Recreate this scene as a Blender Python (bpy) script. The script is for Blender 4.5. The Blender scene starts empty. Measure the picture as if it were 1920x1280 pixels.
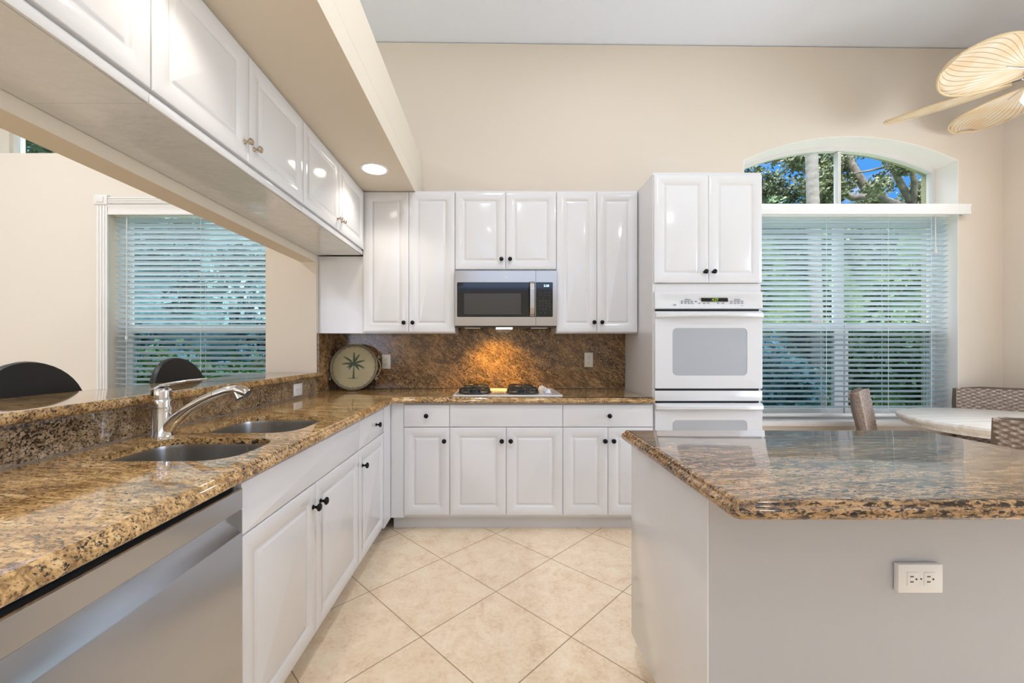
import bpy, bmesh, math, random
from math import sin, cos, pi, radians
from mathutils import Vector, Matrix
from mathutils.geometry import tessellate_polygon
import numpy as np

S = bpy.context.scene
C = S.collection
random.seed(7)

# ------------------------------------------------------------------ camera
F = 754.0
cd = bpy.data.cameras.new('camera'); cam = bpy.data.objects.new('camera', cd); C.objects.link(cam)
cam.location = (0, 0, 1.235); cam.rotation_euler = (pi/2, 0, 0)
cd.sensor_width = 36; cd.lens = F/1920*36
cd.shift_x = 30/1920; cd.shift_y = 15/1920
cd.clip_start = 0.02; cd.clip_end = 200
S.camera = cam

# ------------------------------------------------------------------ colour management
S.view_settings.view_transform = 'Standard'
S.view_settings.look = 'None'
S.view_settings.gamma = 1
S.view_settings.use_curve_mapping = False
S.view_settings.exposure = 0.19

# ------------------------------------------------------------------ world: blue sky with a few clouds
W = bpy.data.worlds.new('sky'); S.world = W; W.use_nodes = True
nt = W.node_tree; nt.nodes.clear()
def wn(t, **k):
    n = nt.nodes.new(t)
    for a, b in k.items(): setattr(n, a, b)
    return n
def lin(c):
    return tuple((v/255/12.92 if v/255 <= .04045 else ((v/255+.055)/1.055)**2.4) for v in c) + (1,)
tc = wn('ShaderNodeTexCoord'); mp = wn('ShaderNodeMapping'); mp.inputs['Scale'].default_value = (1, 1, 2.4)
no = wn('ShaderNodeTexNoise'); no.inputs['Scale'].default_value = 5.5; no.inputs['Detail'].default_value = 6
cr = wn('ShaderNodeValToRGB'); cr.color_ramp.elements[0].position = .47; cr.color_ramp.elements[1].position = .66
cr.color_ramp.elements[0].color = lin((82, 160, 240)); cr.color_ramp.elements[1].color = lin((215, 230, 248))
bg = wn('ShaderNodeBackground'); bg.inputs['Strength'].default_value = 1.0
wo = wn('ShaderNodeOutputWorld')
L = nt.links.new
L(tc.outputs['Generated'], mp.inputs['Vector']); L(mp.outputs[0], no.inputs['Vector'])
L(no.outputs['Fac'], cr.inputs['Fac']); L(cr.outputs['Color'], bg.inputs['Color']); L(bg.outputs[0], wo.inputs[0])
sx = wn('ShaderNodeSeparateXYZ'); L(tc.outputs['Generated'], sx.inputs[0])          # sky brightened and whitened high above the view to light blinds and room
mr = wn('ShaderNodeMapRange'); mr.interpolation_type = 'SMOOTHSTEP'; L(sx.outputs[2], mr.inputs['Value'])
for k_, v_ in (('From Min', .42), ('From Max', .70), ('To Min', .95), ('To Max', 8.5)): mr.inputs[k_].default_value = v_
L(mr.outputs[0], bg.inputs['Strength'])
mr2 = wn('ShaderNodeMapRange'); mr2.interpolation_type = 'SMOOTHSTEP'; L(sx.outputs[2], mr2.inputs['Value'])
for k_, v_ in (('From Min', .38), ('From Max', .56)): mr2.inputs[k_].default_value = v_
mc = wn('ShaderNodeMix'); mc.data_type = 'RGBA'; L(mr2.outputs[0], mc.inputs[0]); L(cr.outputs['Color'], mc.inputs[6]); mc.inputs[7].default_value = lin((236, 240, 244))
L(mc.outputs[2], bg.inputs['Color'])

# ------------------------------------------------------------------ sun and added fill lights
def light(name, typ, loc, rot, energy, color, **k):
    d = bpy.data.lights.new(name, typ); d.energy = energy; d.color = color[:3]
    for a, b in k.items(): setattr(d, a, b)
    o = bpy.data.objects.new(name, d); C.objects.link(o); o.location = loc; o.rotation_euler = rot
    return o
light('sun', 'SUN', (0, -10, 20), (radians(38), 0, radians(-12)), 3.6, lin((255, 244, 225)), angle=radians(1))
# added fill lights at made-up openings: rear clerestory, right wall, dining front wall
light('rear_high_fill', 'AREA', (1.0, -3.96, 3.08), (radians(98), 0, 0), 15, lin((224, 234, 255)), shape='RECTANGLE', size=4.6, size_y=.7)
light('right_wall_fill', 'AREA', (4.3, 1.0, 1.45), (0, radians(90), 0), 66, lin((222, 233, 255)), shape='RECTANGLE', size=2.1, size_y=2.2)
light('dining_fill', 'AREA', (-4.0, -3.95, 1.4), (radians(90), 0, 0), 42, lin((238, 241, 255)), shape='RECTANGLE', size=2.4, size_y=2.2)

# ------------------------------------------------------------------ material helpers
def mat(name, color=(200, 200, 200), rough=.5, metal=0, spec=.5, coat=0, emit=None, es=0, bump=None, alpha=None, sheen=0, trans=0):
    m = bpy.data.materials.new(name); m.use_nodes = True
    t = m.node_tree; b = t.nodes['Principled BSDF']
    b.inputs['Base Color'].default_value = lin(color)
    b.inputs['Roughness'].default_value = rough; b.inputs['Metallic'].default_value = metal
    b.inputs['Specular IOR Level'].default_value = spec; b.inputs['Coat Weight'].default_value = coat
    b.inputs['Coat Roughness'].default_value = .04
    b.inputs['Transmission Weight'].default_value = trans
    if sheen: b.inputs['Sheen Weight'].default_value = sheen
    if emit: b.inputs['Emission Color'].default_value = lin(emit); b.inputs['Emission Strength'].default_value = es
    if bump:
        sc, st, dist = bump
        tcn = t.nodes.new('ShaderNodeTexCoord'); n = t.nodes.new('ShaderNodeTexNoise')
        n.inputs['Scale'].default_value = sc; n.inputs['Detail'].default_value = 4
        bp = t.nodes.new('ShaderNodeBump'); bp.inputs['Strength'].default_value = st; bp.inputs['Distance'].default_value = dist
        t.links.new(tcn.outputs['Object'], n.inputs['Vector']); t.links.new(n.outputs['Fac'], bp.inputs['Height'])
        t.links.new(bp.outputs[0], b.inputs['Normal'])
    return m

class NT:
    def __init__(s, m): s.t = m.node_tree; s.b = s.t.nodes['Principled BSDF']
    def n(s, typ, _in=None, **k):
        x = s.t.nodes.new(typ)
        for a, b in k.items(): setattr(x, a, b)
        for a, b in (_in or {}).items():
            if isinstance(b, bpy.types.NodeSocket): s.t.links.new(b, x.inputs[a])
            else: x.inputs[a].default_value = b
        return x
    def l(s, a, b): s.t.links.new(a, b)
    def ramp(s, fac, stops, interp='LINEAR'):
        r = s.t.nodes.new('ShaderNodeValToRGB'); e = r.color_ramp.elements; r.color_ramp.interpolation = interp
        while len(e) < len(stops): e.new(.5)
        for i, (p, c) in enumerate(stops): e[i].position = p; e[i].color = lin(c) if len(c) == 3 else c
        s.l(fac, r.inputs['Fac']); return r.outputs['Color']
    def mix(s, f, a, b, mode='MIX'):
        x = s.t.nodes.new('ShaderNodeMix'); x.data_type = 'RGBA'; x.blend_type = mode
        for i, v in ((0, f), (6, a), (7, b)):
            if isinstance(v, bpy.types.NodeSocket): s.l(v, x.inputs[i])
            else: x.inputs[i].default_value = v if i == 0 else lin(v)
        return x.outputs[2]
    def math(s, op, a, b=None):
        x = s.t.nodes.new('ShaderNodeMath'); x.operation = op
        for i, v in ((0, a), (1, b)):
            if v is None: continue
            if isinstance(v, bpy.types.NodeSocket): s.l(v, x.inputs[i])
            else: x.inputs[i].default_value = v
        return x.outputs[0]

def granite(name, rot=(0, 0, 0), stretch=(1, .3, 1), golds=((88, 66, 42), (160, 122, 74), (212, 170, 112), (236, 204, 150)), dark=.40, seed=0.0, bigs=15.0, rough=.07, coat=.35):
    m = mat(name, rough=rough, spec=.5, coat=coat)
    t = NT(m)
    co = t.n('ShaderNodeTexCoord').outputs['Object']
    r1 = t.n('ShaderNodeMapping', {'Vector': co, 'Rotation': rot, 'Location': (seed, seed*.7, seed*.3)}).outputs[0]
    v = t.n('ShaderNodeMapping', {'Vector': r1, 'Scale': stretch}).outputs[0]
    big = t.n('ShaderNodeTexNoise', {'Vector': v, 'Scale': bigs, 'Detail': 7.0, 'Roughness': .66, 'Distortion': .7}).outputs['Fac']
    med = t.n('ShaderNodeTexNoise', {'Vector': v, 'Scale': 58.0, 'Detail': 6.0, 'Roughness': .7, 'Distortion': .5}).outputs['Fac']
    grain = t.n('ShaderNodeTexVoronoi', {'Vector': r1, 'Scale': 190.0}).outputs['Color']
    h = t.math('ADD', t.math('MULTIPLY', big, .45), t.math('MULTIPLY', med, .55))
    base = t.ramp(h, [(.36, golds[0]), (.455, golds[1]), (.53, golds[2]), (.64, golds[3])])
    g = t.n('ShaderNodeSeparateColor', {'Color': grain}).outputs[0]
    base = t.mix(t.math('MULTIPLY', g, .35), base, (142, 116, 82), 'MIX')
    v2 = t.n('ShaderNodeMapping', {'Vector': r1, 'Scale': tuple(s*1.3+.25 for s in stretch), 'Location': (3, 5, 1)}).outputs[0]
    dk = t.n('ShaderNodeTexNoise', {'Vector': v2, 'Scale': 84.0, 'Detail': 5.0, 'Roughness': .65, 'Distortion': .3}).outputs['Fac']
    zone = t.n('ShaderNodeTexNoise', {'Vector': v, 'Scale': 4.5, 'Detail': 3.0}).outputs['Fac']
    dsum = t.math('ADD', t.math('MULTIPLY', dk, .75), t.math('MULTIPLY', zone, .25))
    dm = t.ramp(dsum, [(dark, (0, 0, 0, 1)), (dark+.045, (1, 1, 1, 1))])
    col = t.mix(dm, (38, 30, 26), base)
    sp = t.n('ShaderNodeTexNoise', {'Vector': r1, 'Scale': 150.0, 'Detail': 2.0}).outputs['Fac']
    sm = t.ramp(sp, [(.36, (.75, .75, .75, 1)), (.44, (0, 0, 0, 1))])
    col = t.mix(sm, col, (60, 46, 38))
    t.l(col, t.b.inputs['Base Color'])
    return m

def tile_mat():
    m = mat('floor_tile', rough=.3, spec=.4); t = NT(m)
    co = t.n('ShaderNodeTexCoord').outputs['Object']
    P0 = Vector((0, 2.052, 0)); R = Matrix.Rotation(radians(45), 3, 'Z'); loc = -(R @ P0)
    v = t.n('ShaderNodeMapping', {'Vector': co, 'Rotation': (0, 0, radians(45)), 'Location': tuple(loc)}).outputs[0]
    br = t.n('ShaderNodeTexBrick', {'Vector': v, 'Color1': (0, 0, 0, 1), 'Color2': (1, 1, 1, 1), 'Mortar': (.5, .5, .5, 1), 'Scale': 1.0, 'Mortar Size': .0026,
             'Mortar Smooth': .2, 'Bias': 0.0, 'Brick Width': .457, 'Row Height': .457}, offset=0.0, squash=1.0)
    n1 = t.n('ShaderNodeTexNoise', {'Vector': co, 'Scale': 9.0, 'Detail': 8.0, 'Roughness': .7, 'Distortion': .6}).outputs['Fac']
    n2 = t.n('ShaderNodeTexNoise', {'Vector': co, 'Scale': 55.0, 'Detail': 5.0, 'Roughness': .7}).outputs['Fac']
    h = t.math('ADD', t.math('MULTIPLY', n1, .6), t.math('MULTIPLY', n2, .4))
    base = t.ramp(h, [(.36, (222, 192, 158)), (.47, (240, 216, 184)), (.56, (246, 227, 198)), (.68, (250, 237, 214))])
    tv = t.n('ShaderNodeSeparateColor', {'Color': br.outputs['Color']}).outputs[0]
    base = t.mix(t.math('MULTIPLY', tv, .22), base, (228, 200, 168))
    col = t.mix(br.outputs['Fac'], base, (166, 142, 114))
    t.l(col, t.b.inputs['Base Color'])
    bp = t.n('ShaderNodeBump', {'Strength': .35, 'Distance': .002, 'Height': t.math('SUBTRACT', t.math('MULTIPLY', n2, .25), br.outputs['Fac'])})
    t.l(bp.outputs[0], t.b.inputs['Normal'])
    return m

def steel(name, col=(190, 186, 180), rough=.22, axis=0):
    m = mat(name, col, rough, 1.0); t = NT(m)
    co = t.n('ShaderNodeTexCoord').outputs['Object']
    sc = [3, 3, 3]; sc[axis] = .02
    sc = [s if i == axis else 170 for i, s in enumerate(sc)]
    v = t.n('ShaderNodeMapping', {'Vector': co, 'Scale': tuple(sc)}).outputs[0]
    n = t.n('ShaderNodeTexNoise', {'Vector': v, 'Scale': 1.0, 'Detail': 2.0}).outputs['Fac']
    r = t.n('ShaderNodeMapRange', {'Value': n, 'To Min': rough*.9, 'To Max': rough*1.12}).outputs[0]
    t.l(r, t.b.inputs['Roughness'])
    return m

def wicker_mat(name, c1, c2, c3):
    m = mat(name, rough=.75); t = NT(m)
    co = t.n('ShaderNodeTexCoord').outputs['Object']
    n = t.n('ShaderNodeTexNoise', {'Vector': co, 'Scale': 70.0, 'Detail': 4.0, 'Roughness': .7}).outputs['Fac']
    col = t.ramp(n, [(.35, c1), (.5, c2), (.66, c3)])
    at = t.n('ShaderNodeVertexColor', layer_name='weave').outputs['Color']
    w = t.n('ShaderNodeSeparateColor', {'Color': at}).outputs[0]
    col = t.mix(w, t.mix(.5, c1, (40, 30, 24)), col)
    t.l(col, t.b.inputs['Base Color'])
    return m

def ripple(name, color, rough, scale, st):
    return mat(name, color, rough, spec=.5, coat=.3, bump=(scale, st, .004))

def glass_mat(name, tint=(255, 255, 255), refl=.12):
    m = bpy.data.materials.new(name); m.use_nodes = True; t = m.node_tree; t.nodes.clear()
    o = t.nodes.new('ShaderNodeOutputMaterial'); tr = t.nodes.new('ShaderNodeBsdfTransparent'); gl = t.nodes.new('ShaderNodeBsdfGlossy')
    tr.inputs[0].default_value = lin(tint); gl.inputs['Roughness'].default_value = .02
    mx = t.nodes.new('ShaderNodeMixShader'); lw = t.nodes.new('ShaderNodeLayerWeight'); lw.inputs['Blend'].default_value = refl
    t.links.new(lw.outputs['Fresnel'], mx.inputs[0]); t.links.new(tr.outputs[0], mx.inputs[1]); t.links.new(gl.outputs[0], mx.inputs[2]); t.links.new(mx.outputs[0], o.inputs[0])
    return m

def leaf_mat(name, c1, c2, c3, scale=.9):
    m = mat(name, rough=.5, spec=.4); t = NT(m)
    co = t.n('ShaderNodeTexCoord').outputs['Object']
    n = t.n('ShaderNodeTexNoise', {'Vector': co, 'Scale': scale, 'Detail': 9.0, 'Roughness': .8}).outputs['Fac']
    col = t.ramp(n, [(.36, c1), (.5, c2), (.64, c3)])
    t.l(col, t.b.inputs['Base Color'])
    return m

M = {}
M['wall'] = mat('painted_wall', (226, 214, 198), .8, spec=.2, bump=(220, .08, .002))
M['wall_dining'] = mat('painted_wall_dining', (234, 225, 212), .8, spec=.2, bump=(220, .08, .002))
M['soffit'] = mat('painted_soffit', (228, 217, 199), .75, spec=.2, bump=(220, .08, .002))
M['ceiling'] = mat('textured_ceiling', (238, 244, 254), .9, spec=.1, bump=(90, .35, .004))
M['cab'] = mat('thermofoil_white', (226, 225, 225), .12, spec=.45, coat=.25)
M['cabin'] = mat('cabinet_inside', (214, 213, 212), .3)
M['under'] = mat('cabinet_underside', (226, 228, 230), .12, coat=.3, bump=(11, .3, .02))
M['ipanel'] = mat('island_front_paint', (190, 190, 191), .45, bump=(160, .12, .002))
M['kick'] = mat('toe_kick', (222, 220, 219), .35)
M['knob'] = mat('dark_knob', (36, 35, 36), .18, .8)
M['knobn'] = mat('nickel_knob', (190, 178, 160), .2, 1)
M['granite'] = granite('granite_counter', (0, 0, radians(12)), (.25, 1, 1), seed=2.3)
M['granite_i'] = granite('granite_island', (0, 0, radians(-6)), (.2, 1, 1), ((70, 52, 34), (142, 108, 70), (188, 148, 104), (218, 184, 142)), dark=.448, seed=8.1)
M['granite_b'] = granite('granite_splash', (0, radians(-38), 0), (.42, .8, 1), ((56, 40, 24), (110, 80, 46), (164, 124, 78), (196, 156, 106)), dark=.43, seed=5.2, rough=.16, coat=.08)
M['granite_s'] = granite('granite_bar_splash', (0, 0, 0), (.8, .8, 1), ((76, 62, 46), (132, 110, 84), (172, 148, 116), (204, 182, 150)), dark=.415, seed=4.4)
M['tile'] = tile_mat()
M['steel'] = steel('brushed_steel')
M['steeld'] = steel('dishwasher_steel', (186, 188, 192), .2, 1)
M['steelm'] = steel('microwave_steel', (186, 180, 174), .2, 0)
M['steels'] = steel('sink_steel', (168, 166, 162), .26, 2)
M['chrome'] = mat('chrome', (225, 225, 225), .05, 1)
M['black'] = mat('black_gloss', (10, 10, 11), .06, spec=.6)
M['blackm'] = mat('black_matte', (14, 14, 14), .6)
M['iron'] = mat('cast_iron', (34, 35, 38), .28, .3, coat=.4)
M['white'] = mat('white_enamel', (226, 226, 226), .1, coat=.4)
M['whitep'] = mat('white_plastic', (236, 234, 230), .3)
M['almond'] = mat('almond_plastic', (226, 218, 202), .35)
M['slot'] = mat('outlet_slot', (60, 55, 50), .6)
M['grey'] = mat('grey_print', (150, 152, 156), .5)
M['ovenglass'] = mat('oven_glass', (176, 181, 186), .08, coat=.5)
M['trim'] = mat('white_trim', (240, 238, 234), .35)
M['reveal'] = mat('white_reveal', (242, 238, 232), .6, bump=(200, .06, .002))
M['frame'] = mat('window_frame', (220, 218, 214), .4)
M['slat'] = mat('blind_slat', (214, 224, 228), .4, trans=0)
M['cord'] = mat('blind_cord', (220, 222, 220), .7)
M['glass'] = glass_mat('window_glass')
M['screen'] = glass_mat('window_glass_screened', (178, 190, 196))
M['stucco'] = mat('stucco', (158, 156, 124), .9, bump=(60, .8, .01))
M['vinyl'] = mat('black_vinyl', (9, 8, 8), .45)
M['lampon'] = mat('lamp_on', (255, 250, 240), .5, emit=(255, 246, 232), es=4.5)
M['paper'] = mat('tray_paper', (166, 154, 118), .55, bump=(60, .1, .001))
M['palm'] = mat('tray_palm', (66, 76, 48), .6)
M['traymetal'] = mat('tray_metal', (142, 132, 112), .4, .5)
M['bark'] = leaf_mat('bark', (78, 72, 66), (112, 106, 98), (146, 140, 130), 6)
M['palmbark'] = mat('palm_bark', (128, 124, 120), .85, bump=(14, .6, .02))
M['leaf1'] = leaf_mat('oak_leaves', (52, 64, 42), (92, 104, 70), (148, 154, 122))
M['leaf2'] = leaf_mat('hedge_leaves', (30, 52, 34), (72, 102, 66), (134, 158, 110), 1.8)
M['leaf3'] = leaf_mat('blue_green_leaves', (44, 84, 92), (96, 148, 158), (168, 206, 216), 1.5)
M['leaf4'] = leaf_mat('croton_leaves', (40, 110, 50), (120, 170, 100), (220, 190, 170), 8)
M['lawn'] = leaf_mat('lawn', (70, 92, 60), (100, 122, 84), (130, 148, 110), 3)
M['wick1'] = wicker_mat('wicker_grey', (140, 120, 104), (186, 166, 150), (218, 206, 194))
M['wood'] = mat('chair_wood', (104, 80, 60), .5)
M['fanrim'] = mat('fan_rim', (226, 200, 160), .5)

def wood_table():
    m = mat('whitewashed_wood', rough=.35, coat=.2); t = NT(m)
    co = t.n('ShaderNodeTexCoord').outputs['Object']
    v = t.n('ShaderNodeMapping', {'Vector': co, 'Scale': (1.2, 14, 6), 'Rotation': (0, 0, .4)}).outputs[0]
    n = t.n('ShaderNodeTexNoise', {'Vector': v, 'Scale': 2.5, 'Detail': 6.0, 'Distortion': .6}).outputs['Fac']
    t.l(t.ramp(n, [(.3, (220, 210, 194)), (.5, (238, 232, 222)), (.7, (246, 243, 238))]), t.b.inputs['Base Color']); return m
M['wtable'] = wood_table()
def blade_mat():
    m = mat('woven_palm_blade', rough=.6); t = NT(m)
    co = t.n('ShaderNodeTexCoord').outputs['UV']
    s = t.n('ShaderNodeSeparateXYZ', {'Vector': co})
    w = t.math('SINE', t.math('MULTIPLY', s.outputs[1], 150))
    n = t.n('ShaderNodeTexNoise', {'Vector': co, 'Scale': 5.0}).outputs['Fac']
    base = t.ramp(n, [(.3, (248, 222, 182)), (.7, (252, 243, 226))])
    col = t.mix(t.ramp(w, [(.80, (0, 0, 0, 1)), (.98, (1, 1, 1, 1))]), base, (206, 172, 134))
    t.l(col, t.b.inputs['Base Color'])
    # thin woven leaf: lets some light through
    tr = t.n('ShaderNodeBsdfTranslucent', {'Color': col}); mx = t.n('ShaderNodeMixShader', {0: .35, 1: t.b.outputs[0], 2: tr.outputs[0]})
    t.l(mx.outputs[0], t.t.nodes['Material Output'].inputs[0])
    return m
M['blade'] = blade_mat()
# blind slats let a little daylight glow through
t_ = NT(M['slat']); tr_ = t_.n('ShaderNodeBsdfTranslucent', {'Color': lin((232, 238, 240))})
mx_ = t_.n('ShaderNodeMixShader', {0: .6, 1: t_.b.outputs[0], 2: tr_.outputs[0]}); t_.l(mx_.outputs[0], t_.t.nodes['Material Output'].inputs[0])

# ------------------------------------------------------------------ mesh helpers
def box(bm, x0, x1, y0, y1, z0, z1, bev=0, seg=2):
    v = [bm.verts.new(p) for p in ((x0,y0,z0),(x1,y0,z0),(x1,y1,z0),(x0,y1,z0),(x0,y0,z1),(x1,y0,z1),(x1,y1,z1),(x0,y1,z1))]
    fs = [bm.faces.new([v[i] for i in q]) for q in ((0,3,2,1),(4,5,6,7),(0,1,5,4),(1,2,6,5),(2,3,7,6),(3,0,4,7))]
    if bev:
        es = {e for f in fs for e in f.edges}
        bmesh.ops.bevel(bm, geom=list(es), offset=bev, segments=seg, profile=.5, affect='EDGES')

def loft(bm, rings, closed=True, cap0=False, cap1=False):
    vs = [[bm.verts.new(p) for p in r] for r in rings]; n = len(rings[0])
    for a, b in zip(vs, vs[1:]):
        for i in range(n if closed else n-1):
            j = (i+1) % n
            bm.faces.new((a[i], a[j], b[j], b[i]))
    if cap0: bm.faces.new(list(reversed(vs[0])))
    if cap1: bm.faces.new(vs[-1])
    return vs

def lathe(bm, prof, n=24, origin=(0,0,0), axis='z', cap0=True, cap1=True):
    o = Vector(origin); rings = []
    for r, h in prof:
        ring = []
        for i in range(n):
            a = 2*pi*i/n; c, s = r*cos(a), r*sin(a)
            p = (c, s, h) if axis == 'z' else ((s, h, c) if axis == 'y' else (h, c, s))
            ring.append(o + Vector(p))
        rings.append(ring)
    loft(bm, rings, True, cap0, cap1)

def tube(bm, pts, r, n=10, cap=True, flat=1.0):
    pts = [Vector(p) for p in pts]; rr = r if isinstance(r, (list, tuple)) else [r]*len(pts)
    rings = []; prev = None
    for i, p in enumerate(pts):
        d = (pts[min(i+1, len(pts)-1)] - pts[max(i-1, 0)]).normalized()
        if prev is None:
            up = Vector((0, 0, 1)) if abs(d.z) < .95 else Vector((1, 0, 0))
            a = d.cross(up).normalized()
        else:
            a = (prev - d*prev.dot(d)).normalized()
        prev = a; b = d.cross(a)
        rings.append([p + a*rr[i]*cos(2*pi*k/n) + b*rr[i]*flat*sin(2*pi*k/n) for k in range(n)])
    loft(bm, rings, True, cap, cap)

def prism(bm, outer, holes, fn, w0, w1):
    loops = [outer] + holes
    tris = tessellate_polygon([[Vector((u, v, 0)) for u, v in l] for l in loops])
    flat = [p for l in loops for p in l]
    A = [bm.verts.new(fn(u, v, w0)) for u, v in flat]; B = [bm.verts.new(fn(u, v, w1)) for u, v in flat]
    for t in tris:
        bm.faces.new([A[i] for i in t]); bm.faces.new([B[i] for i in reversed(t)])
    k = 0
    for l in loops:
        n = len(l)
        for i in range(n):
            j = (i+1) % n
            bm.faces.new((A[k+i], A[k+j], B[k+j], B[k+i]))
        k += n

def inset(poly, d):
    n = len(poly); out = []
    for i in range(n):
        p0, p1, p2 = Vector(poly[i-1]), Vector(poly[i]), Vector(poly[(i+1) % n])
        e1 = (p1-p0).normalized(); e2 = (p2-p1).normalized()
        n1 = Vector((-e1.y, e1.x)); n2 = Vector((-e2.y, e2.x))
        m = (n1+n2); k = m.dot(n1)
        out.append(tuple(p1 + m*(d/k)))
    return out

def fillet(poly, r, seg=5):
    n = len(poly); out = []
    for i in range(n):
        rr = r[i] if isinstance(r, (list, tuple)) else r
        p0, p1, p2 = Vector(poly[i-1]), Vector(poly[i]), Vector(poly[(i+1) % n])
        if rr <= 0: out.append(tuple(p1)); continue
        a = p1 + (p0-p1).normalized()*rr; b = p1 + (p2-p1).normalized()*rr
        for k in range(seg+1):
            t = k/seg
            out.append(tuple((a*(1-t)**2 + p1*2*t*(1-t) + b*t*t)))
    return out

def slab(bm, outer, holes, z0, z1, edge='ogee'):
    h = z1-z0
    if edge == 'ogee': prof = [(.014, 0), (.004, .003), (0, .009), (0, .018), (.003, .024), (.008, .027), (.012, .029), (.013, .032), (.014, .036), (.018, .039), (.024, 1)]
    else: prof = [(.014, 0), (.004, .004), (0, .012), (0, .024), (.004, .034), (.014, 1)]
    zmax = max(p[1] for p in prof if p[1] != 1)
    rings = [[(x, y, z0 + (h if t == 1 else t*h/(zmax+.001))) for x, y in inset(outer, d)] for d, t in prof]
    vs = loft(bm, rings)
    for ring, zz, rev in ((vs[0], z0, True), (vs[-1], z1, False)):
        pts = [(v.co.x, v.co.y) for v in ring]
        loops = [pts] + holes
        tris = tessellate_polygon([[Vector((u, v, 0)) for u, v in l] for l in loops])
        allv = list(ring)
        for l in holes: allv += [bm.verts.new((x, y, zz)) for x, y in l]
        if rev: A = allv[len(ring):]
        else: B = allv[len(ring):]
        for t in tris: bm.faces.new([allv[i] for i in t])
    k = 0
    for l in holes:
        n = len(l)
        for i in range(n):
            j = (i+1) % n; bm.faces.new((A[k+i], A[k+j], B[k+j], B[k+i]))
        k += n

def mk(name, bm, m, parent=None, smooth=35, loc=None, rot=None):
    bmesh.ops.recalc_face_normals(bm, faces=bm.faces)
    me = bpy.data.meshes.new(name); bm.to_mesh(me); bm.free()
    if smooth:
        me.shade_smooth(); me.set_sharp_from_angle(angle=radians(smooth))
    me.materials.append(M[m] if isinstance(m, str) else m)
    o = bpy.data.objects.new(name, me); C.objects.link(o)
    if parent: o.parent = parent
    if loc: o.location = loc
    if rot: o.rotation_euler = rot
    return o
def mkb(name, boxes, m, parent=None, bev=0, **k):
    bm = bmesh.new()
    for b in boxes: box(bm, *b, bev=bev)
    return mk(name, bm, m, parent, **k)
def struct(o, parent=None):
    if parent is None: o['kind'] = 'structure'
    return o
def tag(o, label, cat, group=None):
    o['label'] = label; o['category'] = cat
    if group: o['group'] = group
    return o
def thing(name, label, cat, loc=(0,0,0), rz=0, group=None):
    o = bpy.data.objects.new(name, None); C.objects.link(o); o.empty_display_size = .05
    o.location = loc; o.rotation_euler = (0, 0, rz)
    return tag(o, label, cat, group)
def dup(o, loc, rz, label, group=None, parent=None):
    def cp(s, p):
        c = s.copy(); C.objects.link(c)
        if p: c.parent = p
        for ch in s.children: cp(ch, c)
        return c
    c = cp(o, None); c.location = loc; c.rotation_euler = (0, 0, rz); c['label'] = label
    if group: c['group'] = group
    return c
def text(name, s, size, m, parent, loc, rot=(pi/2, 0, 0), ext=.0004):
    cu = bpy.data.curves.new(name, 'FONT'); cu.body = s; cu.size = size; cu.extrude = ext; cu.align_x = 'CENTER'; cu.align_y = 'CENTER'
    tmp = bpy.data.objects.new(name, cu); C.objects.link(tmp)
    bpy.context.view_layer.update()
    me = bpy.data.meshes.new_from_object(tmp.evaluated_get(bpy.context.evaluated_depsgraph_get()))
    C.objects.unlink(tmp); bpy.data.objects.remove(tmp)
    me.materials.clear(); me.materials.append(M[m])
    o = bpy.data.objects.new(name, me); C.objects.link(o); o.parent = parent; o.location = loc; o.rotation_euler = rot
    return o
def arcpts(x0, x1, z, rise, n=28):
    w = (x1-x0)/2; cx = (x0+x1)/2; R = (w*w+rise*rise)/(2*rise); a = math.asin(w/R)
    return [(cx+R*sin(a-2*a*i/n), z-(R-rise)+R*cos(a-2*a*i/n)) for i in range(n+1)]   # right to left

YW = 3.33          # back wall plane
XR = 4.2           # right wall plane
# ------------------------------------------------------------------ room shell
struct(mkb('floor', [(-6.2, XR+.2, -4.2, 3.75, -.12, 0)], 'tile', smooth=0))
bm = bmesh.new()
loft(bm, [[(-6.2, -4.2, 3.84), (XR+.3, -4.2, 3.725), (XR+.3, -4.2, 3.9), (-6.2, -4.2, 3.98)], [(-6.2, YW+.3, 3.84), (XR+.3, YW+.3, 3.725), (XR+.3, YW+.3, 3.9), (-6.2, YW+.3, 3.98)]], True, True, True)
struct(mk('ceiling', bm, 'ceiling', smooth=0))
struct(mkb('trim_4', [(-6.2, -1.5, YW+.301, YW+.5, 3.80, 3.95)], 'ceiling', smooth=0))
WX0, WX1, WZ0, WZS, WR = 2.05, 3.827, .64, 2.80, .20
arch = [(WX0, WZ0), (WX1, WZ0)] + arcpts(WX0, WX1, WZS, WR)
bm = bmesh.new(); prism(bm, [(-1.71, 0), (XR+.15, 0), (XR+.15, 3.72), (-1.71, 3.785)], [arch], lambda u, v, w: (u, w, v), YW, YW+.17)
struct(mk('wall_back', bm, 'wall', smooth=0))
archo = [(WX0, WZ0), (WX1, WZ0)] + arcpts(WX0, WX1, WZS, WR)
bm = bmesh.new(); prism(bm, [(-1.71, 0), (XR+.15, 0), (XR+.15, 3.72), (-1.71, 3.785)], [archo], lambda u, v, w: (u, w, v), YW+.17, YW+.29)
struct(mk('wall_exterior', bm, 'stucco', smooth=0))
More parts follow.
